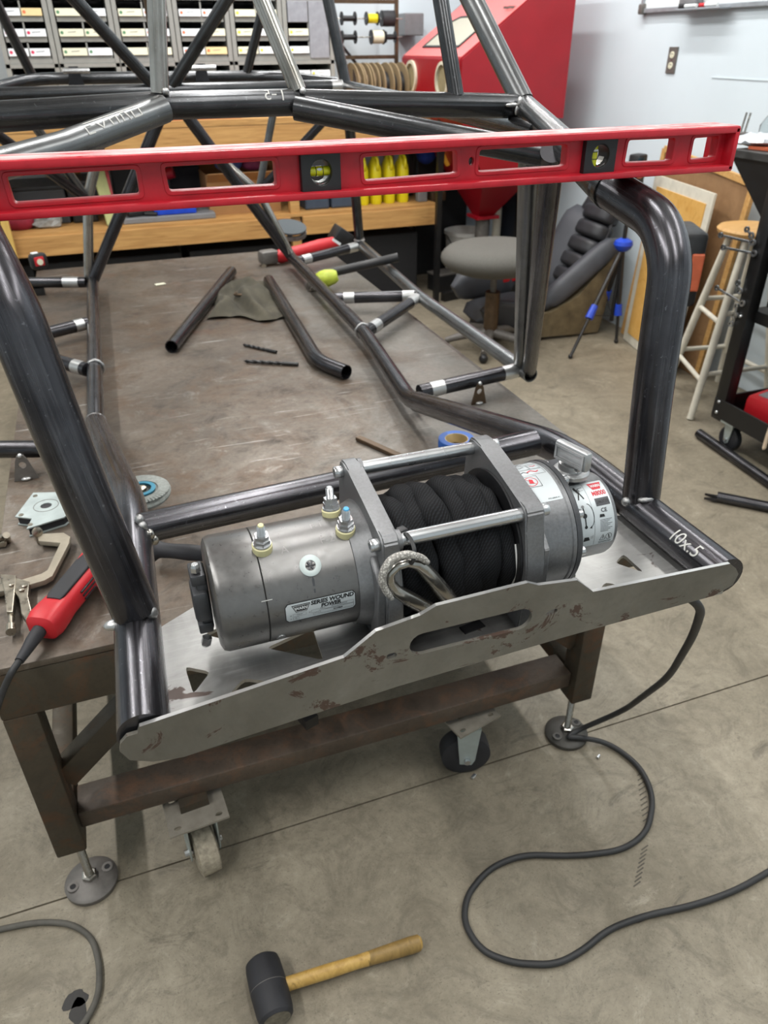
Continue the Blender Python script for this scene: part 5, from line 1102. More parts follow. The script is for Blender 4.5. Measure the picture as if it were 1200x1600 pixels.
gp = thing('black_tool', 'black hand tool lying at the left end of the grey tray', 'tool', (x_((0.2135, 5.0800, 0.6672)), 5.10, SZ+.036)); MB().box((x_((0.2135, 5.0800, 0.6672)), 5.12, SZ+.056), (.12, .06, .038), .3, .012).build('body', m_blk, gp); MB().cyl((x_((0.2135, 5.0800, 0.6672))+.05, 5.10, SZ+.05), (x_((0.2135, 5.0800, 0.6672))+.12, 5.07, SZ+.048), .012, n=12).build('handle', m_blk, gp)
sbox('storage_tote', x_((-0.5245, 5.3000, 0.7248)), x_((-0.1764, 5.3000, 0.7390)), SZ, SZ+.20, 5.24, 5.62, plain('charcoal_tote', '#3a3b3e', .6), 'charcoal storage tote at the left end of the lower shelf', 'tote', .01, 0, m_blk)
sbox('black_case', x_((-0.1622, 5.3000, 0.7006)), x_((-0.0121, 5.3000, 0.7284)), SZ, SZ+.24, 5.22, 5.55, m_blk, 'tall black case beside the charcoal tote', 'case', .012)
sbox('black_crate', x_((0.1134, 5.4500, 0.6574)), x_((0.3657, 5.4500, 0.6804)), SZ, SZ+.30, 5.42, 5.68, m_blk, 'black crate at the back of the shelf behind the grey tray', 'crate', .01)
sbox('dark_bin', x_((0.3832, 5.5000, 0.6311)), x_((0.6757, 5.5000, 0.6525)), SZ, SZ+.26, 5.46, 5.68, m_dark, 'dark bin at the back of the shelf left of the cardboard box', 'bin', .01)
rz_ = thing('red_power_tool', 'small red power tool lying before the dark bin on the shelf', 'tool', (x_((0.4561, 5.3000, 0.9073)), 5.40, SZ+.036)); MB().cyl((x_((0.4151, 5.3000, 0.8982)), 5.40, SZ+.22), (x_((0.4972, 5.3000, 0.9163)), 5.38, SZ+.24), .035, n=18).build('body', m_redtool, rz_); MB().box((x_((0.4424, 5.3000, 0.8707)), 5.40, SZ+.13), (.05, .05, .18), bev=.012).build('handle', m_blk, rz_)
rb = thing('red_bag', 'red cloth bag at the far left of the lower bench shelf', 'bag', (x_((-0.4694, 5.1200, 0.6792)), 5.14, SZ)); MB().sphere((x_((-0.4650, 5.1200, 0.6969)), 5.16, SZ+.045), .07, 16, 10, (1.3, .9, .8)).build('body', plain('dark_red_cloth', '#8e1f33', .8, 0, .2, 30, .2), rb, 60)
wz = thing('crumpled_paper', 'crumpled grey and white paper beside the red bag', 'paper', (x_((-0.3137, 5.1200, 0.6753)), 5.14, SZ))
mb = MB(); rg2 = random.Random(4); mb.sphere((x_((-0.3104, 5.1200, 0.6896)), 5.16, SZ+.04), .055, 12, 8, (1.6, .9, .9)); mb.v = [v+V3((rg2.uniform(-.016, .016), rg2.uniform(-.016, .016), rg2.uniform(-.012, .012))) for v in mb.v]; mb.build('sheet', plain('grey_paper', '#8f8f8c', .8, 0, .4, 20), wz, 0)
tag(MB().bar((x_((0.0634, 5.0500, 0.5635)), 5.075, SZ+.002), (x_((0.0307, 5.3000, 0.9395)), 5.20, 1.02), .07, .018, bev=.002).build('painted_board', plain('pale_green_board', '#a9ab72', .6, 0, .1), None, 0), 'pale green board leaning upright on the lower bench shelf', 'board')
tag(MB().bar((x_((0.0872, 5.0500, 0.5692)), 5.12, SZ+.002), (x_((0.0790, 5.3000, 0.9371)), 5.25, 1.02), .03, .018, bev=.002).build('red_stick', m_redtool, None, 0), 'narrow red stick leaning beside the pale green board', 'stick')
sl_x0, sl_x1 = x_((1.2855, 5.1200, 0.6535)), x_((1.4535, 5.1200, 0.6546)); sbox('slate_container', sl_x0, sl_x1, SZ, SZ+.12, 5.10, 5.38, m_bluebox, 'slate blue container, the left one of two on the shelf', 'container', .012, 0, m_bluebox)
sl_x1, sl_x2 = x_((1.4668, 5.1200, 0.6537)), x_((1.6291, 5.1200, 0.6514)); s2 = sbox('slate_container', sl_x1, sl_x2, SZ, SZ+.12, 5.10, 5.38, m_bluebox, 'slate blue container with a white label next to the yellow jugs', 'container', .012, 0, m_bluebox)
MB().box(((sl_x1+sl_x2)/2-.03, 5.098, SZ+.10), (.06, .002, .02)).build('label', m_white, s2, 0)
JX = [x_((1.7113, 5.1200, 0.6461)), x_((1.8038, 5.1200, 0.6483)), x_((1.9018, 5.1200, 0.6503)), x_((2.0010, 5.1200, 0.6523))]
JN = ['yellow plastic jug next to the slate containers, leftmost of four', 'second yellow plastic jug from the slate containers', 'third yellow plastic jug from the slate containers', 'yellow plastic jug at the right end of the four']
for i, x in enumerate(JX):
    t = thing('yellow_jug', JN[i], 'jug', (x, 5.20, SZ), 'yellow plastic jugs on the lower bench shelf')
    mb = MB(); vs = []; fs = []; n = 20; pf = [(.0, .0, 0), (.036, .07, .0), (.038, .075, .02), (.038, .075, .20), (.034, .068, .235), (.022, .040, .265), (.016, .016, .285), (.016, .016, .30), (0, 0, .30)]
    for w, d, z in pf:
        for j in range(n): a = 2*math.pi*j/n; c_, s_ = math.cos(a), math.sin(a); vs.append((x+w*math.copysign(abs(c_)**.6, c_), 5.20+d*math.copysign(abs(s_)**.6, s_), SZ+z))
    for k in range(len(pf)-1):
        for j in range(n): fs.append([k*n+j, k*n+(j+1) % n, (k+1)*n+(j+1) % n, (k+1)*n+j])
    mb.add(vs, fs).build('body', m_yel, t, 40); MB().tube([(x, 5.15, SZ+.20), (x, 5.115, SZ+.235), (x, 5.13, SZ+.285), (x, 5.19, SZ+.295)], .011, 10, .03).build('handle', m_yel, t, 60)
    MB().lathe([(.019, 0), (.019, .022), (0, .022)], (x, 5.20, SZ+.296), n=16).build('cap', m_blk, t)
sbox('grey_can', x_((2.0915, 5.1200, 0.6550)), x_((2.1588, 5.1200, 0.6591)), SZ, SZ+.14, 5.10, 5.16, m_grybin, 'slim grey can right of the yellow jugs', 'can')
sbox('printed_box', x_((2.1881, 5.1200, 0.6490)), x_((2.2952, 5.1200, 0.6507)), SZ, SZ+.06, 5.09, 5.18, m_nut, 'small brown printed box at the right end of the shelf', 'box')
sbox('black_toolcase', x_((2.1949, 5.4000, 0.6581)), x_((2.4500, 5.4000, 0.6430)), SZ, SZ+.30, 5.40, 5.66, m_blk, 'black tool case at the back of the shelf right of the jugs', 'case', .012)
tag(MB().sphere((x_((2.2171, 5.2500, 0.8775)), 5.28, SZ+.29), .075, 14, 9, (1, .9, 1.0)).build('blue_cloth', plain('navy_cloth', '#1d3a94', .8, 0, .2, 30), None, 60), 'bundle of bright blue cloth at the right end of the shelf', 'cloth')
tag(MB().tube([(x_((2.1865, 5.0500, 0.9675)), 5.08, 1.02), (x_((2.2354, 5.0500, 0.9068)), 5.06, .96), (x_((2.2959, 5.0500, 0.8164)), 5.06, .88)], .026, 12, .05).build('yellow_hose', plain('amber_hose', '#d79a2c', .5), None, 60), 'short amber hose hanging at the right end of the bench', 'hose')
for k, (x0, x1) in enumerate(((-1.1, -.45), (-.40, .45), (.50, 1.15), (1.26, 2.10))):  # dark boxes added to blacken the shaded gap under the lower shelf
    sbox('under_bench_shade_box', x0, x1, 0, .44, 5.12, 5.66, m_dark, ['dark box added as the shade under the left end of the bench', 'dark box added as the shade under the bench behind the left chassis rail', 'dark box added as the shade under the bench left of its middle leg', 'dark box added as the shade under the right end of the bench'][k], 'bin', .01)
# ------------------------------------------------------------------ spool rack
sk = thing('spool_rack', 'steel rack of wire spools standing on the right end of the bench', 'rack', (1.87, 5.55, 1.2))
for x in (1.600, 2.085): MB().box((x, 5.52, 1.62), (.022, .022, .84)).build('post', m_nut, sk, 0)
for z in (1.498, 1.805): MB().box((1.842, 5.52, z), (.47, .022, .022)).build('cross_bar', m_nut, sk, 0)
MB().bar((1.65, 5.52, 1.62), (1.90, 5.54, 1.36), .016, .016).build('diagonal_strut', m_blksteel, sk, 0)
for z in (1.713, 1.611): MB().cyl((1.57, 5.50, z), (2.12, 5.50, z), .004, n=8).build('rod', m_stain, sk)
def spool(xa, xb, z, r, wm, wr, label, fl=m_blk):
    t = thing('wire_spool', label, 'spool', ((xa+xb)/2, 5.50, z-r)); MB().cyl((xa, 5.50, z), (xb, 5.50, z), .016, n=14).build('core', fl, t)
    for x in (xa, xb): MB().lathe([(.0, -.003), (r, -.003), (r, .003), (0, .003)], (x, 5.50, z), (1, 0, 0), 22).build('flange', fl, t)
    if wm: MB().lathe([(wr, .004), (wr*1.04, (xb-xa)/2), (wr, xb-xa-.004)], (xa, 5.50, z), (1, 0, 0), 22).build('winding', wm, t)
    return t
spool(1.70, 1.79, 1.713, .038, None, 0, 'empty black spool on the upper rod, left of the yellow winding'); spool(1.868, 1.945, 1.713, .038, m_yel, .026, 'black spool wound with bright yellow cord on the upper rod', )
spool(1.975, 2.055, 1.713, .046, m_blkrub, .044, 'fat black spool at the right end of the upper rod'); spool(1.70, 1.79, 1.611, .038, None, 0, 'empty black spool on the lower rod, left of the cream winding'); spool(1.90, 1.985, 1.611, .042, m_cream, .037, 'black spool wound with cream cord on the lower rod'); spool(2.0, 2.068, 1.611, .034, None, 0, 'small empty black spool at the right end of the lower rod')
RN = ['tan hose reel at the left end of the row on the bench', 'second tan hose reel from the left', 'third tan hose reel from the left', 'tan hose reel left of the rightmost one', 'tan hose reel at the right end beside the red cabinet']
for i, x in enumerate((1.735, 1.785, 1.84, 1.925, 2.03)):
    t = thing('hose_reel', RN[i], 'reel', (x, 5.38, 1.2), 'tan reels standing below the spool rack')
    for dx in (-.018-(.012 if i > 2 else 0), .018+(.012 if i > 2 else 0)): MB().lathe([(.014, -.004), (.135, -.004), (.135, .004), (.014, .004), (.014, -.004)], (x+dx, 5.38, 1.335), (1, .12, 0), 30).build('flange', m_reelwood, t, 30)
    MB().cyl((x-.018-(.012 if i > 2 else 0), 5.38, 1.335), (x+.018+(.012 if i > 2 else 0), 5.38, 1.335), .085 if i > 2 else .11, n=26).build('winding', m_blk if i > 2 else m_nut, t)
# ------------------------------------------------------------------ red blast cabinet in the corner
bc = thing('blast_cabinet', 'big red blast cabinet with sloped window and arm holes in the corner', 'cabinet', (2.45, 4.97, 0))
CX0, CX1, CY0, CY1 = 2.09, 2.79, 4.50, 5.43
prof = [(CX0, 1.212), (CX0, 1.497), (2.55, 1.815), (2.62, 1.95), (CX1, 1.95), (CX1, 1.186)]
MB().prism([(x, z) for x, z in prof], (0, CY1, 0), (1, 0, 0), (0, 0, 1), CY1-CY0-.006, .004).build('body', m_redcab, bc, 30)
MB().prism([(x, z) for x, z in [(CX0+.004, 1.216), (CX0+.004, 1.494), (2.545, 1.81), (2.615, 1.946), (CX1+.006, 1.955), (CX1+.006, 1.176)]], (0, CY0-.002, 0), (1, 0, 0), (0, 0, 1), .010, .002).build('side_door', m_redcab, bc, 0)
sn = (2.55-CX0, 1.815-1.497); sL = math.hypot(*sn); su = V3((sn[0]/sL, 0, sn[1]/sL)); sn_ = V3((-su.z, 0, su.x))
so = V3((CX0, CY0, 1.497))
MB().plate([(.012, .01), (sL-.01, .01), (sL-.01, CY1-CY0-.01), (.012, CY1-CY0-.01)], [], so+sn_*.0005, su, (0, 1, 0), .003).build('window_lid', m_redpale, bc, 0)  # sloped lid in a paler red than the body
wo = [(.10, .20), (.32, .20), (.36, .26), (.36, .66), (.32, .72), (.10, .72)]; wc = so+sn_*.004
MB().plate([(u, v) for u, v in wo], [], wc, su, (0, 1, 0), .003).build('window', m_frost, bc, 0)
MB().plate([(u+(.014 if u > .2 else -.014), v+(.014 if v > .4 else -.014)) for u, v in wo], [wo], wc, su, (0, 1, 0), .007).build('window_gasket', m_blkrub, bc, 0)
for v in (.12, .06): MB().box(so+su*.42+V3((0, v, 0))+sn_*.010, (.05, .012, .012)).build('latch', m_iron, bc, 0)
for y in (5.245, 4.735):
    p = (CX0, y, 1.385); MB().lathe([(.098, 0), (.098, .014), (.080, .016), (.080, 0), (.098, 0)], p, (-1, 0, 0), 28).build('arm_ring', plain('cream_rubber', '#c9c2ae', .6), bc); MB().lathe([(.080, 0), (.045, .006), (0, .004)], p, (-1, 0, 0), 24).build('glove_cuff', plain('tan_glove_cuff', '#8f8464', .8, 0, .2), bc)
MB().lathe([(.014, 0), (.014, .03), (.022, .034), (.022, .05), (0, .052)], (CX0, 5.40, 1.30), (-1, 0, 0), 14).build('knob', m_iron, bc)
hv = [(CX0+.02, CY0+.01, 1.19), (CX1-.01, CY0+.01, 1.19), (CX1-.01, CY1-.01, 1.19), (CX0+.02, CY1-.01, 1.19)]; hw = [(2.30, CY0+.04, .86), (2.66, CY0+.04, .86), (2.66, 5.2, .86), (2.30, 5.2, .86)]; ht = [(2.47, 4.92, .555), (2.59, 4.92, .555), (2.59, 5.02, .555), (2.47, 5.02, .555)]
MB().add(hv+hw+ht, [[i, (i+1) % 4, 4+(i+1) % 4, 4+i] for i in range(4)]+[[4+i, 4+(i+1) % 4, 8+(i+1) % 4, 8+i] for i in range(4)]+[[8, 9, 10, 11]]).build('hopper', m_redcab, bc, 0)
MB().cyl((2.53, 4.97, .56), (2.53, 4.97, .40), .05, n=18).build('drain_pipe', m_iron, bc); MB().box((2.53, 4.97, .545), (.17, .17, .02)).build('drain_flange', m_redcab, bc, 0)
for x in (CX0+.05, CX1-.04):
    for y in (CY0+.36, CY1-.05): MB().box((x, y, .60), (.035, .035, 1.20)).build('leg', m_blksteel, bc, 0)
sbox('grey_junction_box', 2.20, 2.34, 1.62, 1.75, 5.66, 5.84, m_grybin, 'grey steel box on the back wall left of the red cabinet', 'box')
# things under and round the blast cabinet
bkz = thing('white_bucket', 'white plastic bucket with dirty rim behind the grey stool', 'bucket', (2.62, 5.42, 0)); MB().lathe([(.0, .0), (.13, 0), (.155, .33), (.165, .335), (.165, .36), (.150, .36), (.145, .02), (0, .02)], (2.62, 5.42, 0), n=32).build('body', plain('white_bucket_plastic', '#e6e4df', .5, 0, .04), bkz); MB().lathe([(.148, .30), (0, .302)], (2.62, 5.42, 0), n=28).build('contents', plain('dusty_brown_media', '#8f7b66', .9, 0, .2, 60), bkz); MB().tube([(2.62-.165, 5.42, .34), (2.62-.12, 5.30, .22), (2.62+.12, 5.30, .22), (2.62+.165, 5.42, .34)], .004, 8, .08).build('handle', m_iron, bkz); MB().box((2.50, 5.335, .16), (.05, .05, .07), Matrix.Rotation(R(-55), 3, 'Z')).build('label', m_yel, bkz, 0)
sbox('dark_backdrop_box', 2.28, 2.72, 0, .86, 5.62, 5.83, m_dark, 'tall black box standing in for the dark backdrop behind the bucket', 'bin', .01)  # added box, stands in for the dark legs and cloth under the cabinet
tag(MB().cyl((2.74, 5.15, 0), (2.74, 5.15, .62), .032, n=18).build('white_pipe', m_wpaint, None), 'white plastic pipe standing behind the red hopper', 'pipe')
sbox('navy_drum_box', 2.80, 3.02, 0, .80, 4.85, 5.25, plain('dark_navy', '#1a2333', .6), 'dark navy box on the floor under the red cabinet right side', 'box', .01)
ptz = thing('foot_pedal', 'black foot pedal with cord on the floor behind the outer rail', 'pedal', (2.2861, 5.1118, 0.0000)); p = (2.3226, 5.1715, 0.0000); MB().box((p[0], p[1], .06), (.17, .14, .12), .2, .008).build('body', m_blk, ptz, 0); MB().box((p[0], p[1], .125), (.18, .15, .014), .2, .004).build('tread', m_iron, ptz, 0)
tag(MB().tube([(2.3657, 5.1515, 0.0200), (2.5578, 5.4321, 0.0100), (2.24, 5.05, .3), (2.20, 4.95, .8), (2.19, 4.9, 1.17)], .006, 8, .1).build('hanging_cord', m_rubber, None, 60), 'thin black cord hanging from the red cabinet to the pedal', 'cord')
for a, b, l_ in (((2.3882, 5.7127, 0.0300), (2.6489, 5.7223, 0.0300), 'dark channel bar on the floor nearest the white bucket'), ((2.2071, 4.8872, 0.0300), (2.6021, 4.9830, 0.0300), 'dark channel bar on the floor before the foot pedal')):
    bz = MB().bar(a, b, .05, .06); tag(bz.build('channel_bar', m_blksteel, None, 0), l_, 'bar'); 
# ------------------------------------------------------------------ grey shop stool
gs = thing('shop_stool', 'low shop stool with thick grey fabric seat and dark star base', 'stool', (2.08, 3.897, 0))
mb = MB(); mb.sphere((2.08, 3.897, .54), .30, 40, 18, (1.06, .95, .36)); mb.v = [v if v.z < .60 else V3((v.x, v.y, .60+(v.z-.60)*.35)) for v in mb.v]; mb.build('seat', m_fab, gs, 70)
MB().cyl((2.08, 3.897, .10), (2.08, 3.897, .34), .043, n=20).build('column_sleeve', m_nut, gs); MB().cyl((2.08, 3.897, .28), (2.08, 3.897, .46), .018, n=14).build('gas_lift', m_iron, gs)
for k in range(5):
    a = R(20+72*k); MB().tube([(2.08, 3.897, .10), (2.08+.15*math.cos(a), 3.897+.15*math.sin(a), .085), (2.08+0.27*math.cos(a), 3.897+0.27*math.sin(a), .055)], [.032, .026, .018], 12).build('base_arm', m_iron, gs); MB().sphere((2.08+0.27*math.cos(a), 3.897+0.27*math.sin(a), .027), .027, 12, 8).build('caster', m_blk, gs)
# ------------------------------------------------------------------ racing seat lying back against the wall
rs = thing('racing_seat', 'black padded bucket seat reclining on the floor against the white wall', 'car seat', (2.50, 4.12, 0))
def loft(secs, name, mat, par, n=None):   # secs: lists of points, same length
    mb = MB(); k = len(secs[0]); vs = [p for s_ in secs for p in s_]
    fs = [[i*k+j, i*k+j+1, (i+1)*k+j+1, (i+1)*k+j] for i in range(len(secs)-1) for j in range(k-1)]
    o = mb.add(vs, fs).build(name, mat, par, 60); md = o.modifiers.new('thick', 'SOLIDIFY'); md.thickness = .03; md.offset = -1; sb = o.modifiers.new('sm', 'SUBSURF'); sb.levels = 1; sb.render_levels = 1; return o
def pad(c0, c1, w, h, up, name, mat):
    c0, c1 = V3(c0), V3(c1); d = (c1-c0); L = d.length; d.normalize(); u = V3(up); u = (u-d*u.dot(d)).normalized(); s_ = d.cross(u); mb = MB(Matrix((s_, u, d)).transposed().to_4x4()); mb.M.translation = (c0+c1)/2
    mb.sphere((0, 0, 0), 1, 22, 12, (w/2, h/2, L/2)); 
    return mb
def cushion(c0, c1, w, h, up, name, mat, par=rs):
    c0, c1 = V3(c0), V3(c1); d = (c1-c0); L = d.length; d.normalize(); u = V3(up); u = (u-d*u.dot(d)).normalized(); s_ = d.cross(u); M_ = Matrix((s_, u, d)).transposed().to_4x4(); M_.translation = (c0+c1)/2
    mb = MB(M_); vs = []; fs = []; n = 20; m = 10
    for i in range(m+1):
        t = i/m; e = (1-abs(2*t-1)**5)**.5 if 0 < i < m else .02
        for j in range(n):
            a = 2*math.pi*j/n; c_, q_ = math.cos(a), math.sin(a); vs.append((w/2*(.6+.4*e)*math.copysign(abs(c_)**.6, c_), h/2*e*math.copysign(abs(q_)**.7, q_), L*(t-.5)))
    for i in range(m):
        for j in range(n): fs.append([i*n+j, i*n+(j+1) % n, (i+1)*n+(j+1) % n, (i+1)*n+j])
    return mb.add(vs, fs).build(name, mat, par, 60)
def Q(p): return tuple(p)
nb0, nb1, fb0, fb1, pb0, pb1 = (2.4441, 3.9400, 0.1958), (2.9381, 3.9400, 0.5645), (2.6641, 4.2800, 0.1619), (2.9040, 4.2800, 0.6871), (2.7201, 4.1000, 0.2848), (2.9249, 4.1000, 0.7367)
NB = V3((-.66, 0, .75))
loft([[(2.10, 3.96, .03), (2.10, 4.16, .0+.012), (2.10, 4.36, .03)], [(2.36, 3.93, .03), (2.38, 4.14, .015), (2.36, 4.36, .03)], [(2.62, 3.92, .12), (2.66, 4.12, .10), (2.62, 4.36, .12)], [(2.84, 3.92, .44), (2.90, 4.12, .43), (2.82, 4.36, .46)], [(2.98, 3.98, .86), (3.01, 4.12, .88), (2.96, 4.30, .88)]], 'seat_shell', m_seat, rs)
bd = V3(pb1)-V3(pb0)
for i in range(5): a_ = lerp(pb0, pb1, -.04+i*.20); b_ = lerp(pb0, pb1, -.04+i*.20+.205); cushion(a_, b_, .27, .15, NB, 'back_pad', m_seat)
cushion(fb0, fb1, .24, .15, (-.6, -.35, .7), 'side_bolster', m_seatgry)
cushion(nb0, nb1, .11, .13, (-.6, .3, .7), 'side_bolster', m_seatgry); cushion(lerp(nb0, nb1, -.05), lerp(nb0, nb1, .45), .07, .09, (-.6, .5, .6), 'bolster_piping', m_seat)
cushion((2.06, 4.15, .12), (2.50, 4.13, .16), .36, .14, (0, 0, 1), 'seat_cushion', m_seat); cushion((2.02, 4.34, .26), (2.46, 4.33, .26), .10, .18, (0, 0, 1), 'thigh_bolster', m_seatgry); cushion((2.06, 3.99, .20), (2.44, 3.96, .12), .09, .16, (0, 0, 1), 'thigh_bolster', m_seat)
sp_ = [(2.3938, 3.8800, 0.0270), (2.8390, 3.8800, 0.0099), (2.8542, 3.8800, 0.0868), (2.9564, 3.9200, 0.4920), (2.8835, 3.9000, 0.4647), (2.6642, 3.8800, 0.2597), (2.4828, 3.8800, 0.1770), (2.3769, 3.8800, 0.1730)]
MB().add([V3(p) for p in sp_]+[V3(p)+V3((.01, .10, .0)) for p in sp_], [list(range(8))[::-1], list(range(8, 16))]+[[i, (i+1) % 8, 8+(i+1) % 8, 8+i] for i in range(8)]).build('shell_side', m_dirty, rs, 0, 'dirt-streaked tan side of the shell')
MB().box((2.4027, 4.3000, 0.2823), (.10, .03, .03), .1, .004).build('belt_tongue', m_redtool, rs, 0, 'red belt tongue')
# ------------------------------------------------------------------ tripod with instrument
tpz = thing('tripod', 'black camera tripod with blue clamps in front of the reclining seat', 'tripod', (2.72, 3.75, 0))
hx, hy, hz_ = (2.8300, 3.7500, 0.5745)
for (fx, fy), cf in (((2.440, 3.560), .60), ((2.845, 3.690), .66), ((2.93, 4.02), .6)):
    t0 = V3((hx, hy, hz_-.02)); t1 = V3((fx, fy, .012)); c = lerp(t0, t1, cf)
    MB().tube([t0, c], .0135, 12).build('upper_leg', m_blk, tpz); MB().tube([c, t1], .0095, 12).build('lower_leg', m_blk, tpz); MB().tube([lerp(t0, t1, cf-.07), lerp(t0, t1, cf+.05)], [.020, .024], 10).build('leg_clamp', m_blue, tpz); MB().sphere(t1, .014, 10, 8).build('rubber_foot', m_blk, tpz)
    MB().bar(lerp(t0, t1, .62), (hx, hy, hz_-.42), .008, .004).build('spreader', m_blk, tpz)
MB().lathe([(.03, -.03), (.05, -.01), (.055, .012), (.03, .03), (.018, .05), (.018, -.42+.0)], (hx, hy, hz_), n=20) ; MB().lathe([(.028, -.035), (.046, -.02), (.055, .0), (.05, .02), (.022, .035)], (hx, hy, hz_), n=20).build('crown', m_blue, tpz)
MB().cyl((hx, hy, hz_-.45), (hx, hy, hz_+.18), .012, n=12).build('centre_column', m_blk, tpz)
ix, iy, iz = (2.8429, 3.7500, 0.8574); it = thing('survey_instrument', 'black instrument with dark screen mounted on the tripod', 'instrument', (ix, iy, iz-.06))
MB().box((ix-.005, iy, iz+.06), (.085, .07, .27), .35, .012).build('body', m_blk, it); MB().box((ix-.006, iy-.036, iz+.14), (.06, .006, .08), .35, .002).build('screen', m_screen, it); MB().box((ix-.002, iy-.034, iz+.085), (.05, .006, .02), .35, .002).build('orange_key_row', m_orange, it)
# ------------------------------------------------------------------ boards leaning on the right wall
def quadboard(pts, th, name, mat, par):   # pts: bl, br, tr, tl
    a, b, c, d = [V3(p) for p in pts]; n = (b-a).cross(d-a).normalized()
    if n.x < 0: n = -n
    return MB().add([a, b, c, d, a+n*th, b+n*th, c+n*th, d+n*th], [[0, 1, 2, 3], [7, 6, 5, 4], [0, 4, 5, 1], [1, 5, 6, 2], [2, 6, 7, 3], [3, 7, 4, 0]]).build(name, mat, par, 0)
def inset(pts, k):
    a, b, c, d = [V3(p) for p in pts]; u = (b-a).normalized()*k; v = (d-a).normalized()*k; n = (b-a).cross(d-a).normalized(); n = -n if n.x < 0 else n
    return [tuple(a+u+v-n*.004), tuple(b-u+v-n*.004), tuple(c-u-v-n*.004), tuple(d+u-v-n*.004)]
B1 = [(2.930, 3.740, .004), (2.790, 3.120, .004), (2.820, 3.095, .9445), (2.967, 3.7465, .9439)]
bo = thing('framed_board', 'tan framed board with white border leaning on the right wall', 'board', (2.88, 3.46, 0))
quadboard(B1, .012, 'white_border', m_wpaint, bo); quadboard(inset(B1, .055), .004, 'tan_panel', m_cork, bo)
B2 = [(2.990, 3.820, .004), (2.920, 3.050, .004), (2.930, 2.976, .9975), (3.001, 3.740, 1.0727)]
b2 = thing('brown_board', 'larger brown board with honey wood edge behind the tan framed board', 'board', (2.95, 3.46, 0))
quadboard(B2, .010, 'panel', m_brown, b2)
for i, j in ((0, 3), (3, 2), (1, 2)): MB().bar(B2[i], B2[j], .030, .022, (1, 0, 0)).build('wood_edge', m_oak, b2, 0)
# ------------------------------------------------------------------ wooden bar stool
ws = thing('wooden_bar_stool', 'bar stool with honey wood seat and white painted legs behind the tool cart', 'stool', (2.80, 2.78, 0))
SCZ = .845; sc_ = V3((2.81, 2.79, SCZ)); MB().lathe([(.0, -.030), (.135, -.030), (.155, -.020), (.160, -.006), (.150, .004), (0, .006)], sc_, n=40).build('seat', m_oak, ws)
feet = [V3((2.535, 2.625, .003)), V3((2.70, 3.02, .003)), V3((2.985, 2.60, .003)), V3((3.0, 2.97, .003))]
tops = [sc_+V3((-.085, -.055, -.03)), sc_+V3((-.05, .08, -.03)), sc_+V3((.06, -.07, -.03)), sc_+V3((.085, .06, -.03))]
for f_, t_ in zip(feet, tops): MB().tube([f_, lerp(f_, t_, .5), t_], [.0165, .0185, .0150], 14).build('leg', m_wpaint, ws)
for i, j, h in ((0, 1, .22), (0, 2, .26), (1, 3, .26), (2, 3, .22), (0, 1, .55), (0, 2, .60), (1, 3, .60), (2, 3, .55)): MB().tube([lerp(feet[i], tops[i], h), lerp(feet[j], tops[j], h)], .0115, 12).build('stretcher', m_wpaint, ws)
# red and black case behind the hoop
oc_ = thing('red_black_case', 'black case with orange side standing between the hoop and the bar stool', 'case', (2.4986, 2.7637, 0.0000))
c0 = V3((2.2812, 2.6065, 0.7731)); CM = Matrix.Translation(c0) @ Matrix.Rotation(R(-25), 4, 'Z')
MB(CM).box((0, 0, 0), (.10, .26, .30), bev=.02).build('body', m_blk, oc_); MB(CM).box((.02, -.125, -.005), (.05, .03, .15), bev=.006).build('orange_side', m_orange, oc_, 0); MB(CM).cyl((0, 0, -.15), (-.042, .01, -c0.z+.004), .02, n=12).build('stand', m_blk, oc_); MB(CM).cyl((-.042, .01, -c0.z+.003), (-.042, .01, -c0.z+.02), .05, n=24).build('stand_base', m_blk, oc_)
# ------------------------------------------------------------------ black tool cart
kt = thing('tool_cart', 'black steel tool cart with drawers and open bottom tray at the right edge', 'cart', (2.69, 2.07, 0))
KX, KY0, KY1 = 2.43, 1.70, 2.40
for x in (KX+.03, KX+.51):
    for y in (KY0+.03, KY1-.03): MB().box((x, y, .66), (.055 if x < 2.6 else .05, .06, 1.06), bev=.003).build('post', m_blksteel, kt)
MB().box((KX+.27, (KY0+KY1)/2, .148), (.52, KY1-KY0-.004, .010)).build('bottom_tray', m_blksteel, kt, 0)
for c_, d_ in (((KX+.006, (KY0+KY1)/2, .185), (.010, KY1-KY0, .085)), ((KX+.534, (KY0+KY1)/2, .185), (.010, KY1-KY0, .085)), ((KX+.27, KY1-.006, .185), (.52, .010, .085)), ((KX+.27, KY0+.006, .185), (.52, .010, .085))): MB().box(c_, d_, bev=.002).build('tray_rim', m_blksteel, kt, 0)
MB().box((KX+.29, (KY0+KY1)/2-.005, .60), (.48, KY1-KY0-.03, .05), bev=.003).build('middle_shelf', m_blksteel, kt, 0)
MB().box((KX+.30, (KY0+KY1)/2-.02, .89), (.44, KY1-KY0-.10, .50), bev=.004).build('drawer_body', m_blksteel, kt, 0)
for z in (.72, .83, .93, 1.03):
    d_ = MB().box((KX+.076, (KY0+KY1)/2-.02, z), (.014, KY1-KY0-.13, .088), bev=.003).build('drawer', m_blksteel, kt, 0); MB().box((KX+.062, (KY0+KY1)/2-.02, z+.03), (.016, KY1-KY0-.16, .012), bev=.003).build('handle', m_zinc, d_, 0)
MB().box((KX+.27, (KY0+KY1)/2+.10, 1.192), (.56, KY1-KY0+.24, .030), bev=.003).build('cart_top', plain('worn_dark_top', '#3b3b3a', .5, .2, .3, 20), kt, 0)
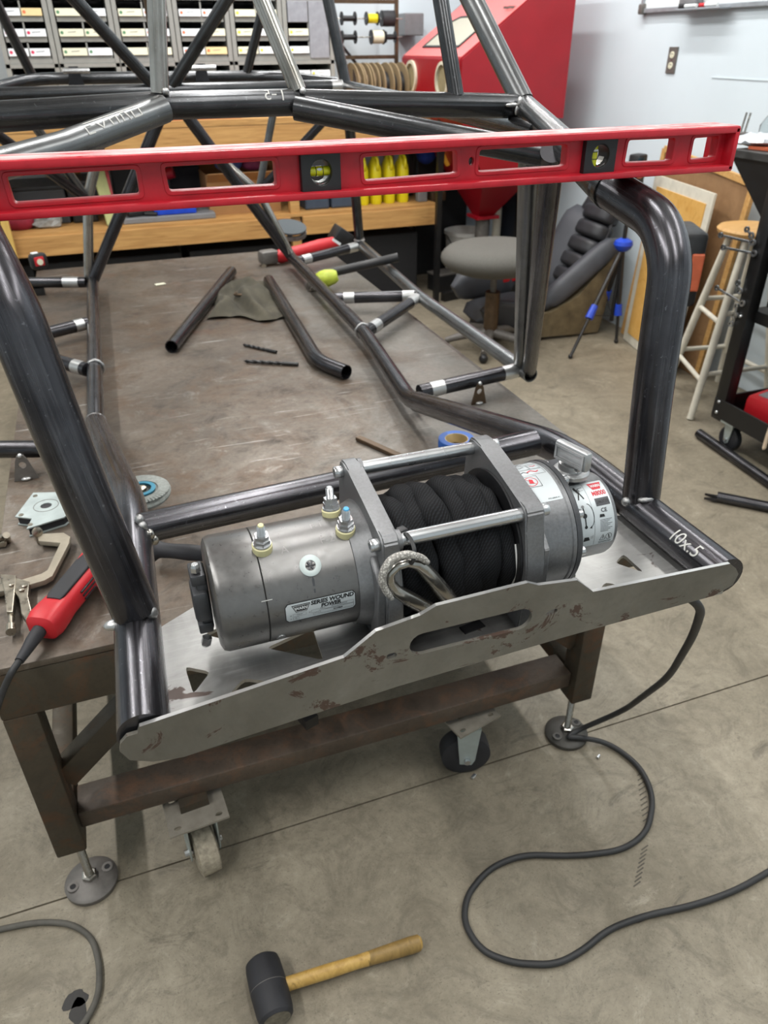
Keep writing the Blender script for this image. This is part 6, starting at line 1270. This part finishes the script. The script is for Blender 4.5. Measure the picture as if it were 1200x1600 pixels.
MB().prism([(KY1-.02, 1.178), (2.625, 1.178), (KY1-.02, .97)], (KX+.003, 0, 0), (0, 1, 0), (0, 0, 1), .006).build('gusset', m_blksteel, kt, 0); MB().prism([(KY1-.02, 1.178), (2.62, 1.178), (KY1-.02, .985)], (KX+.10, 0, 0), (0, 1, 0), (0, 0, 1), .006).build('gusset', m_blksteel, kt, 0)
for z, y in ((.215, KY1-.03), (.165, KY1-.03), (.60, KY1-.03)): MB().sphere((KX-.0, y, z), .008, 10, 6).build('bolt_head', m_zinc, kt)
for x, y in ((KX+.05, KY1-.09), (KX+.05, KY0+.08), (KX+.49, KY1-.09), (KX+.49, KY0+.08)):
    f_ = MB(); f_.box((x, y, .137), (.09, .09, .010)); f_.prism([(-.022, .135), (.030, .135), (.016, .045), (.004, .035), (-.010, .045)], (x-.026, y-.01, 0), (0, 1, 0), (0, 0, 1), .004); f_.prism([(-.022, .135), (.030, .135), (.016, .045), (.004, .035), (-.010, .045)], (x+.024, y-.01, 0), (0, 1, 0), (0, 0, 1), .004); fk = f_.build('caster', m_mag, kt, 0)
    MB().lathe([(.012, -.019), (.050, -.018), (.056, -.012), (.056, .012), (.050, .018), (.012, .019)], (x, y-.006, .057), (1, 0, 0), 32).build('wheel', m_blkrub, fk); MB().cyl((x-.034, y-.006, .057), (x+.034, y-.006, .057), .008, n=8).build('axle_bolt', m_zinc, fk)
tbz = thing('red_toolbox', 'red plastic tool case in the bottom tray of the black cart', 'case', (KX+.19, 2.22, .153)); TM2 = Matrix.Translation((KX+.21, 2.20, .153)) @ Matrix.Rotation(R(12), 4, 'Z')
MB(TM2).box((0, 0, .06), (.26, .24, .12), bev=.022).build('body', m_redtool, tbz); MB(TM2).box((-.05, .03, .121), (.09, .11, .008), bev=.003).build('grey_label', m_grybin, tbz); MB(TM2).tube([(.06, -.08, .118), (.06, -.08, .150), (.06, .08, .150), (.06, .08, .118)], .009, 10, .02).build('handle', m_blk, tbz)
def wrench(c, ang, L, label, x=KX-.004):
    t = thing('wrench', label, 'wrench', c, 'wrenches hung on the side of the black cart'); m_ = Matrix.Translation(c) @ Matrix.Rotation(R(ang), 4, 'X')
    MB(m_).box((0, L/2, 0), (.006, L*.8, .010), bev=.002).build('shank', m_zinc, t); MB(m_).lathe([(.007, -.004), (.013, -.004), (.013, .004), (.007, .004), (.007, -.004)], (0, 0, 0), (1, 0, 0), 16).build('ring_end', m_zinc, t); MB(m_).lathe([(.006, -.004), (.012, -.004), (.012, .004), (.006, .004), (.006, -.004)], (0, L, 0), (1, 0, 0), 16).build('ring_end', m_zinc, t)
wrench((2.4240, 2.3769, 0.8522), -4, .17, 'bright wrench sticking out level below the bar stool seat'); wrench((2.4240, 2.3970, 0.8899), -2, .18, 'uppermost bright wrench pointing at the bar stool seat'); wrench((2.4240, 2.3719, 0.6537), 8, .16, 'bright wrench half way down the cart post')
for k, (px, wn_) in enumerate(((0, 'bright socket wrench end by the stool seat edge'), (1, 'bright wrench end above the middle shelf bolt'), (2, 'bright double wrench end beside the middle shelf'), (3, 'lowest bright wrench end on the cart post'))):
    c = ((2.4240, 2.4123, 0.9138), (2.4240, 2.4011, 0.6961), (2.4240, 2.3938, 0.5992), (2.4240, 2.4059, 0.5573))[k]; wrench(c, 30+25*k, .035, wn_)
# things on the cart top
TZ2 = 1.2085
jb_ = thing('glass_bottle', 'clear glass bottle on the cart top at the right edge', 'bottle', (2.66, 2.30, TZ2)); p = (2.6000, 2.6322, 1.2379); MB().lathe([(0, 0), (.034, 0), (.036, .01), (.036, .075), (.012, .115), (.012, .15), (.014, .152)], (p[0], p[1], TZ2), n=24).build('body', m_vglass, jb_)
p = (2.5000, 2.6564, 1.2140); pb = thing('plastic_bag', 'crumpled clear plastic bag over orange cards on the cart top', 'bag', (p[0], p[1]-.05, TZ2)); mb = MB(); rg2 = random.Random(9); mb.sphere((p[0]+.03, p[1]-.06, TZ2+.026), .10, 14, 8, (.8, 1.0, .24)); mb.v = [v+V3((rg2.uniform(-.012, .012), rg2.uniform(-.012, .012), rg2.uniform(-.006, .008))) for v in mb.v]; mb.build('sheet', plain('milky_plastic', '#c9cdd2', .25, 0, .12, 30), pb, 30); MB().box((p[0]+.02, p[1]-.13, TZ2+.006), (.12, .10, .010), .2).build('orange_card', m_orange, pb, 0)
p = (2.5500, 2.7182, 1.2109); dsz = thing('tap_holder', 'two slim steel rods standing in a small block on the cart', 'rod', (p[0], p[1], TZ2)); MB().box((p[0], p[1], TZ2+.022), (.03, .05, .045), bev=.002).build('block', m_iron, dsz, 0)
for dy in (-.012, .010): MB().cyl((p[0], p[1]+dy, TZ2+.04), (p[0]+.01, p[1]+dy, TZ2+.115), .0042, n=10).build('rod', m_stain, dsz)
p = (2.6000, 2.9666, 1.1859); tag(MB().box((2.64, 2.60, TZ2+.008), (.14, .09, .016), .2, .004).build('black_rag_tray', m_blksteel, None, 0), 'flat black tray at the far end of the cart top', 'tray')
tag(MB().tube([(2.4200, 2.0601, 0.2529), (2.4150, 2.0608, 0.2014), (2.4100, 2.0549, 0.1403), (2.4050, 2.0597, 0.1389)], .008, 10, .02).build('beige_hook', plain('beige_cord', '#cdb9a0', .6), None, 60), 'short beige cord end hanging off the cart bottom tray', 'cord')
# ------------------------------------------------------------------ right wall: outlet and whiteboard
oz = (3.0500, 3.8704, 1.4868); ol = thing('wall_outlet', 'steel plate duplex outlet on the white right wall', 'outlet', (3.05, oz[1], oz[2]-.06)); MB().box((3.046, oz[1], oz[2]), (.008, .072, .122), bev=.002).build('cover_plate', m_iron, ol, 0)
for s in (-1, 1):
    r_ = MB().lathe([(.0175, 0), (.017, .003), (0, .003)], (3.042, oz[1], oz[2]+s*.0245), (-1, 0, 0), 20, sx=1, sy=.9).build('receptacle', m_cream, ol)
    for d in (-.006, .006): MB().box((3.0385, oz[1]+d, oz[2]+s*.0245+.004), (.001, .003, .009)).build('slot', m_black, r_, 0)
    MB().cyl((3.0392, oz[1], oz[2]+s*.0245-.009), (3.0382, oz[1], oz[2]+s*.0245-.009), .0025, n=8).build('ground_slot', m_black, r_)
MB().cyl((3.043, oz[1], oz[2]), (3.0405, oz[1], oz[2]), .004, n=10).build('screw', m_zinc, ol)
WBZ, WY1, WY0 = 1.706, 4.185, 2.6; wb = thing('whiteboard', 'framed whiteboard on the right wall, only its lower corner showing', 'whiteboard', (3.05, 3.4, WBZ)); MB().box((3.041, (WY0+WY1)/2, WBZ+.55), (.014, WY1-WY0, 1.10)).build('panel', m_white, wb, 0); MB().box((3.036, (WY0+WY1)/2, WBZ+.010), (.026, WY1-WY0, .022), bev=.003).build('bottom_frame', m_wbfrm, wb, 0); MB().box((3.036, WY1-.01, WBZ+.55), (.026, .022, 1.10), bev=.003).build('side_frame', m_wbfrm, wb, 0); MB().box((3.030, WY1-.014, WBZ+.018), (.040, .040, .050), bev=.008).build('corner_cap', m_iron, wb)
ty = (3.0000, 3.6448, 1.7069)[1]; MB().box((3.00, ty, WBZ+.002), (.08, .33, .008), bev=.002).build('pen_tray', m_wbfrm, wb, 0)
ey = (3.0000, 3.7494, 1.7373)[1]; er = thing('board_eraser', 'dark felt eraser standing on the whiteboard pen tray', 'eraser', (3.0, ey, WBZ+.007)); MB().box((3.005, ey, WBZ+.045), (.045, .13, .045), bev=.006).build('body', m_grybin, er); MB().box((3.005, ey, WBZ+.018), (.045, .13, .022), bev=.003).build('felt', m_blk, er)
for px, mt_, l_ in ((((2.9850, 3.7132, 1.7119)), m_black, 'whiteboard marker with black cap on the pen tray'), (((2.9850, 3.5645, 1.7119)), m_redtool, 'whiteboard marker with red cap on the pen tray')):
    t = thing('marker', l_, 'marker', (2.985, px[1], WBZ+.007)); MB().cyl((2.975, px[1]-.05, WBZ+.016), (2.975, px[1]+.035, WBZ+.016), .0085, n=14).build('barrel', m_white, t); MB().cyl((2.975, px[1]+.035, WBZ+.016), (2.975, px[1]+.075, WBZ+.016), .0092, n=14).build('cap', mt_, t)
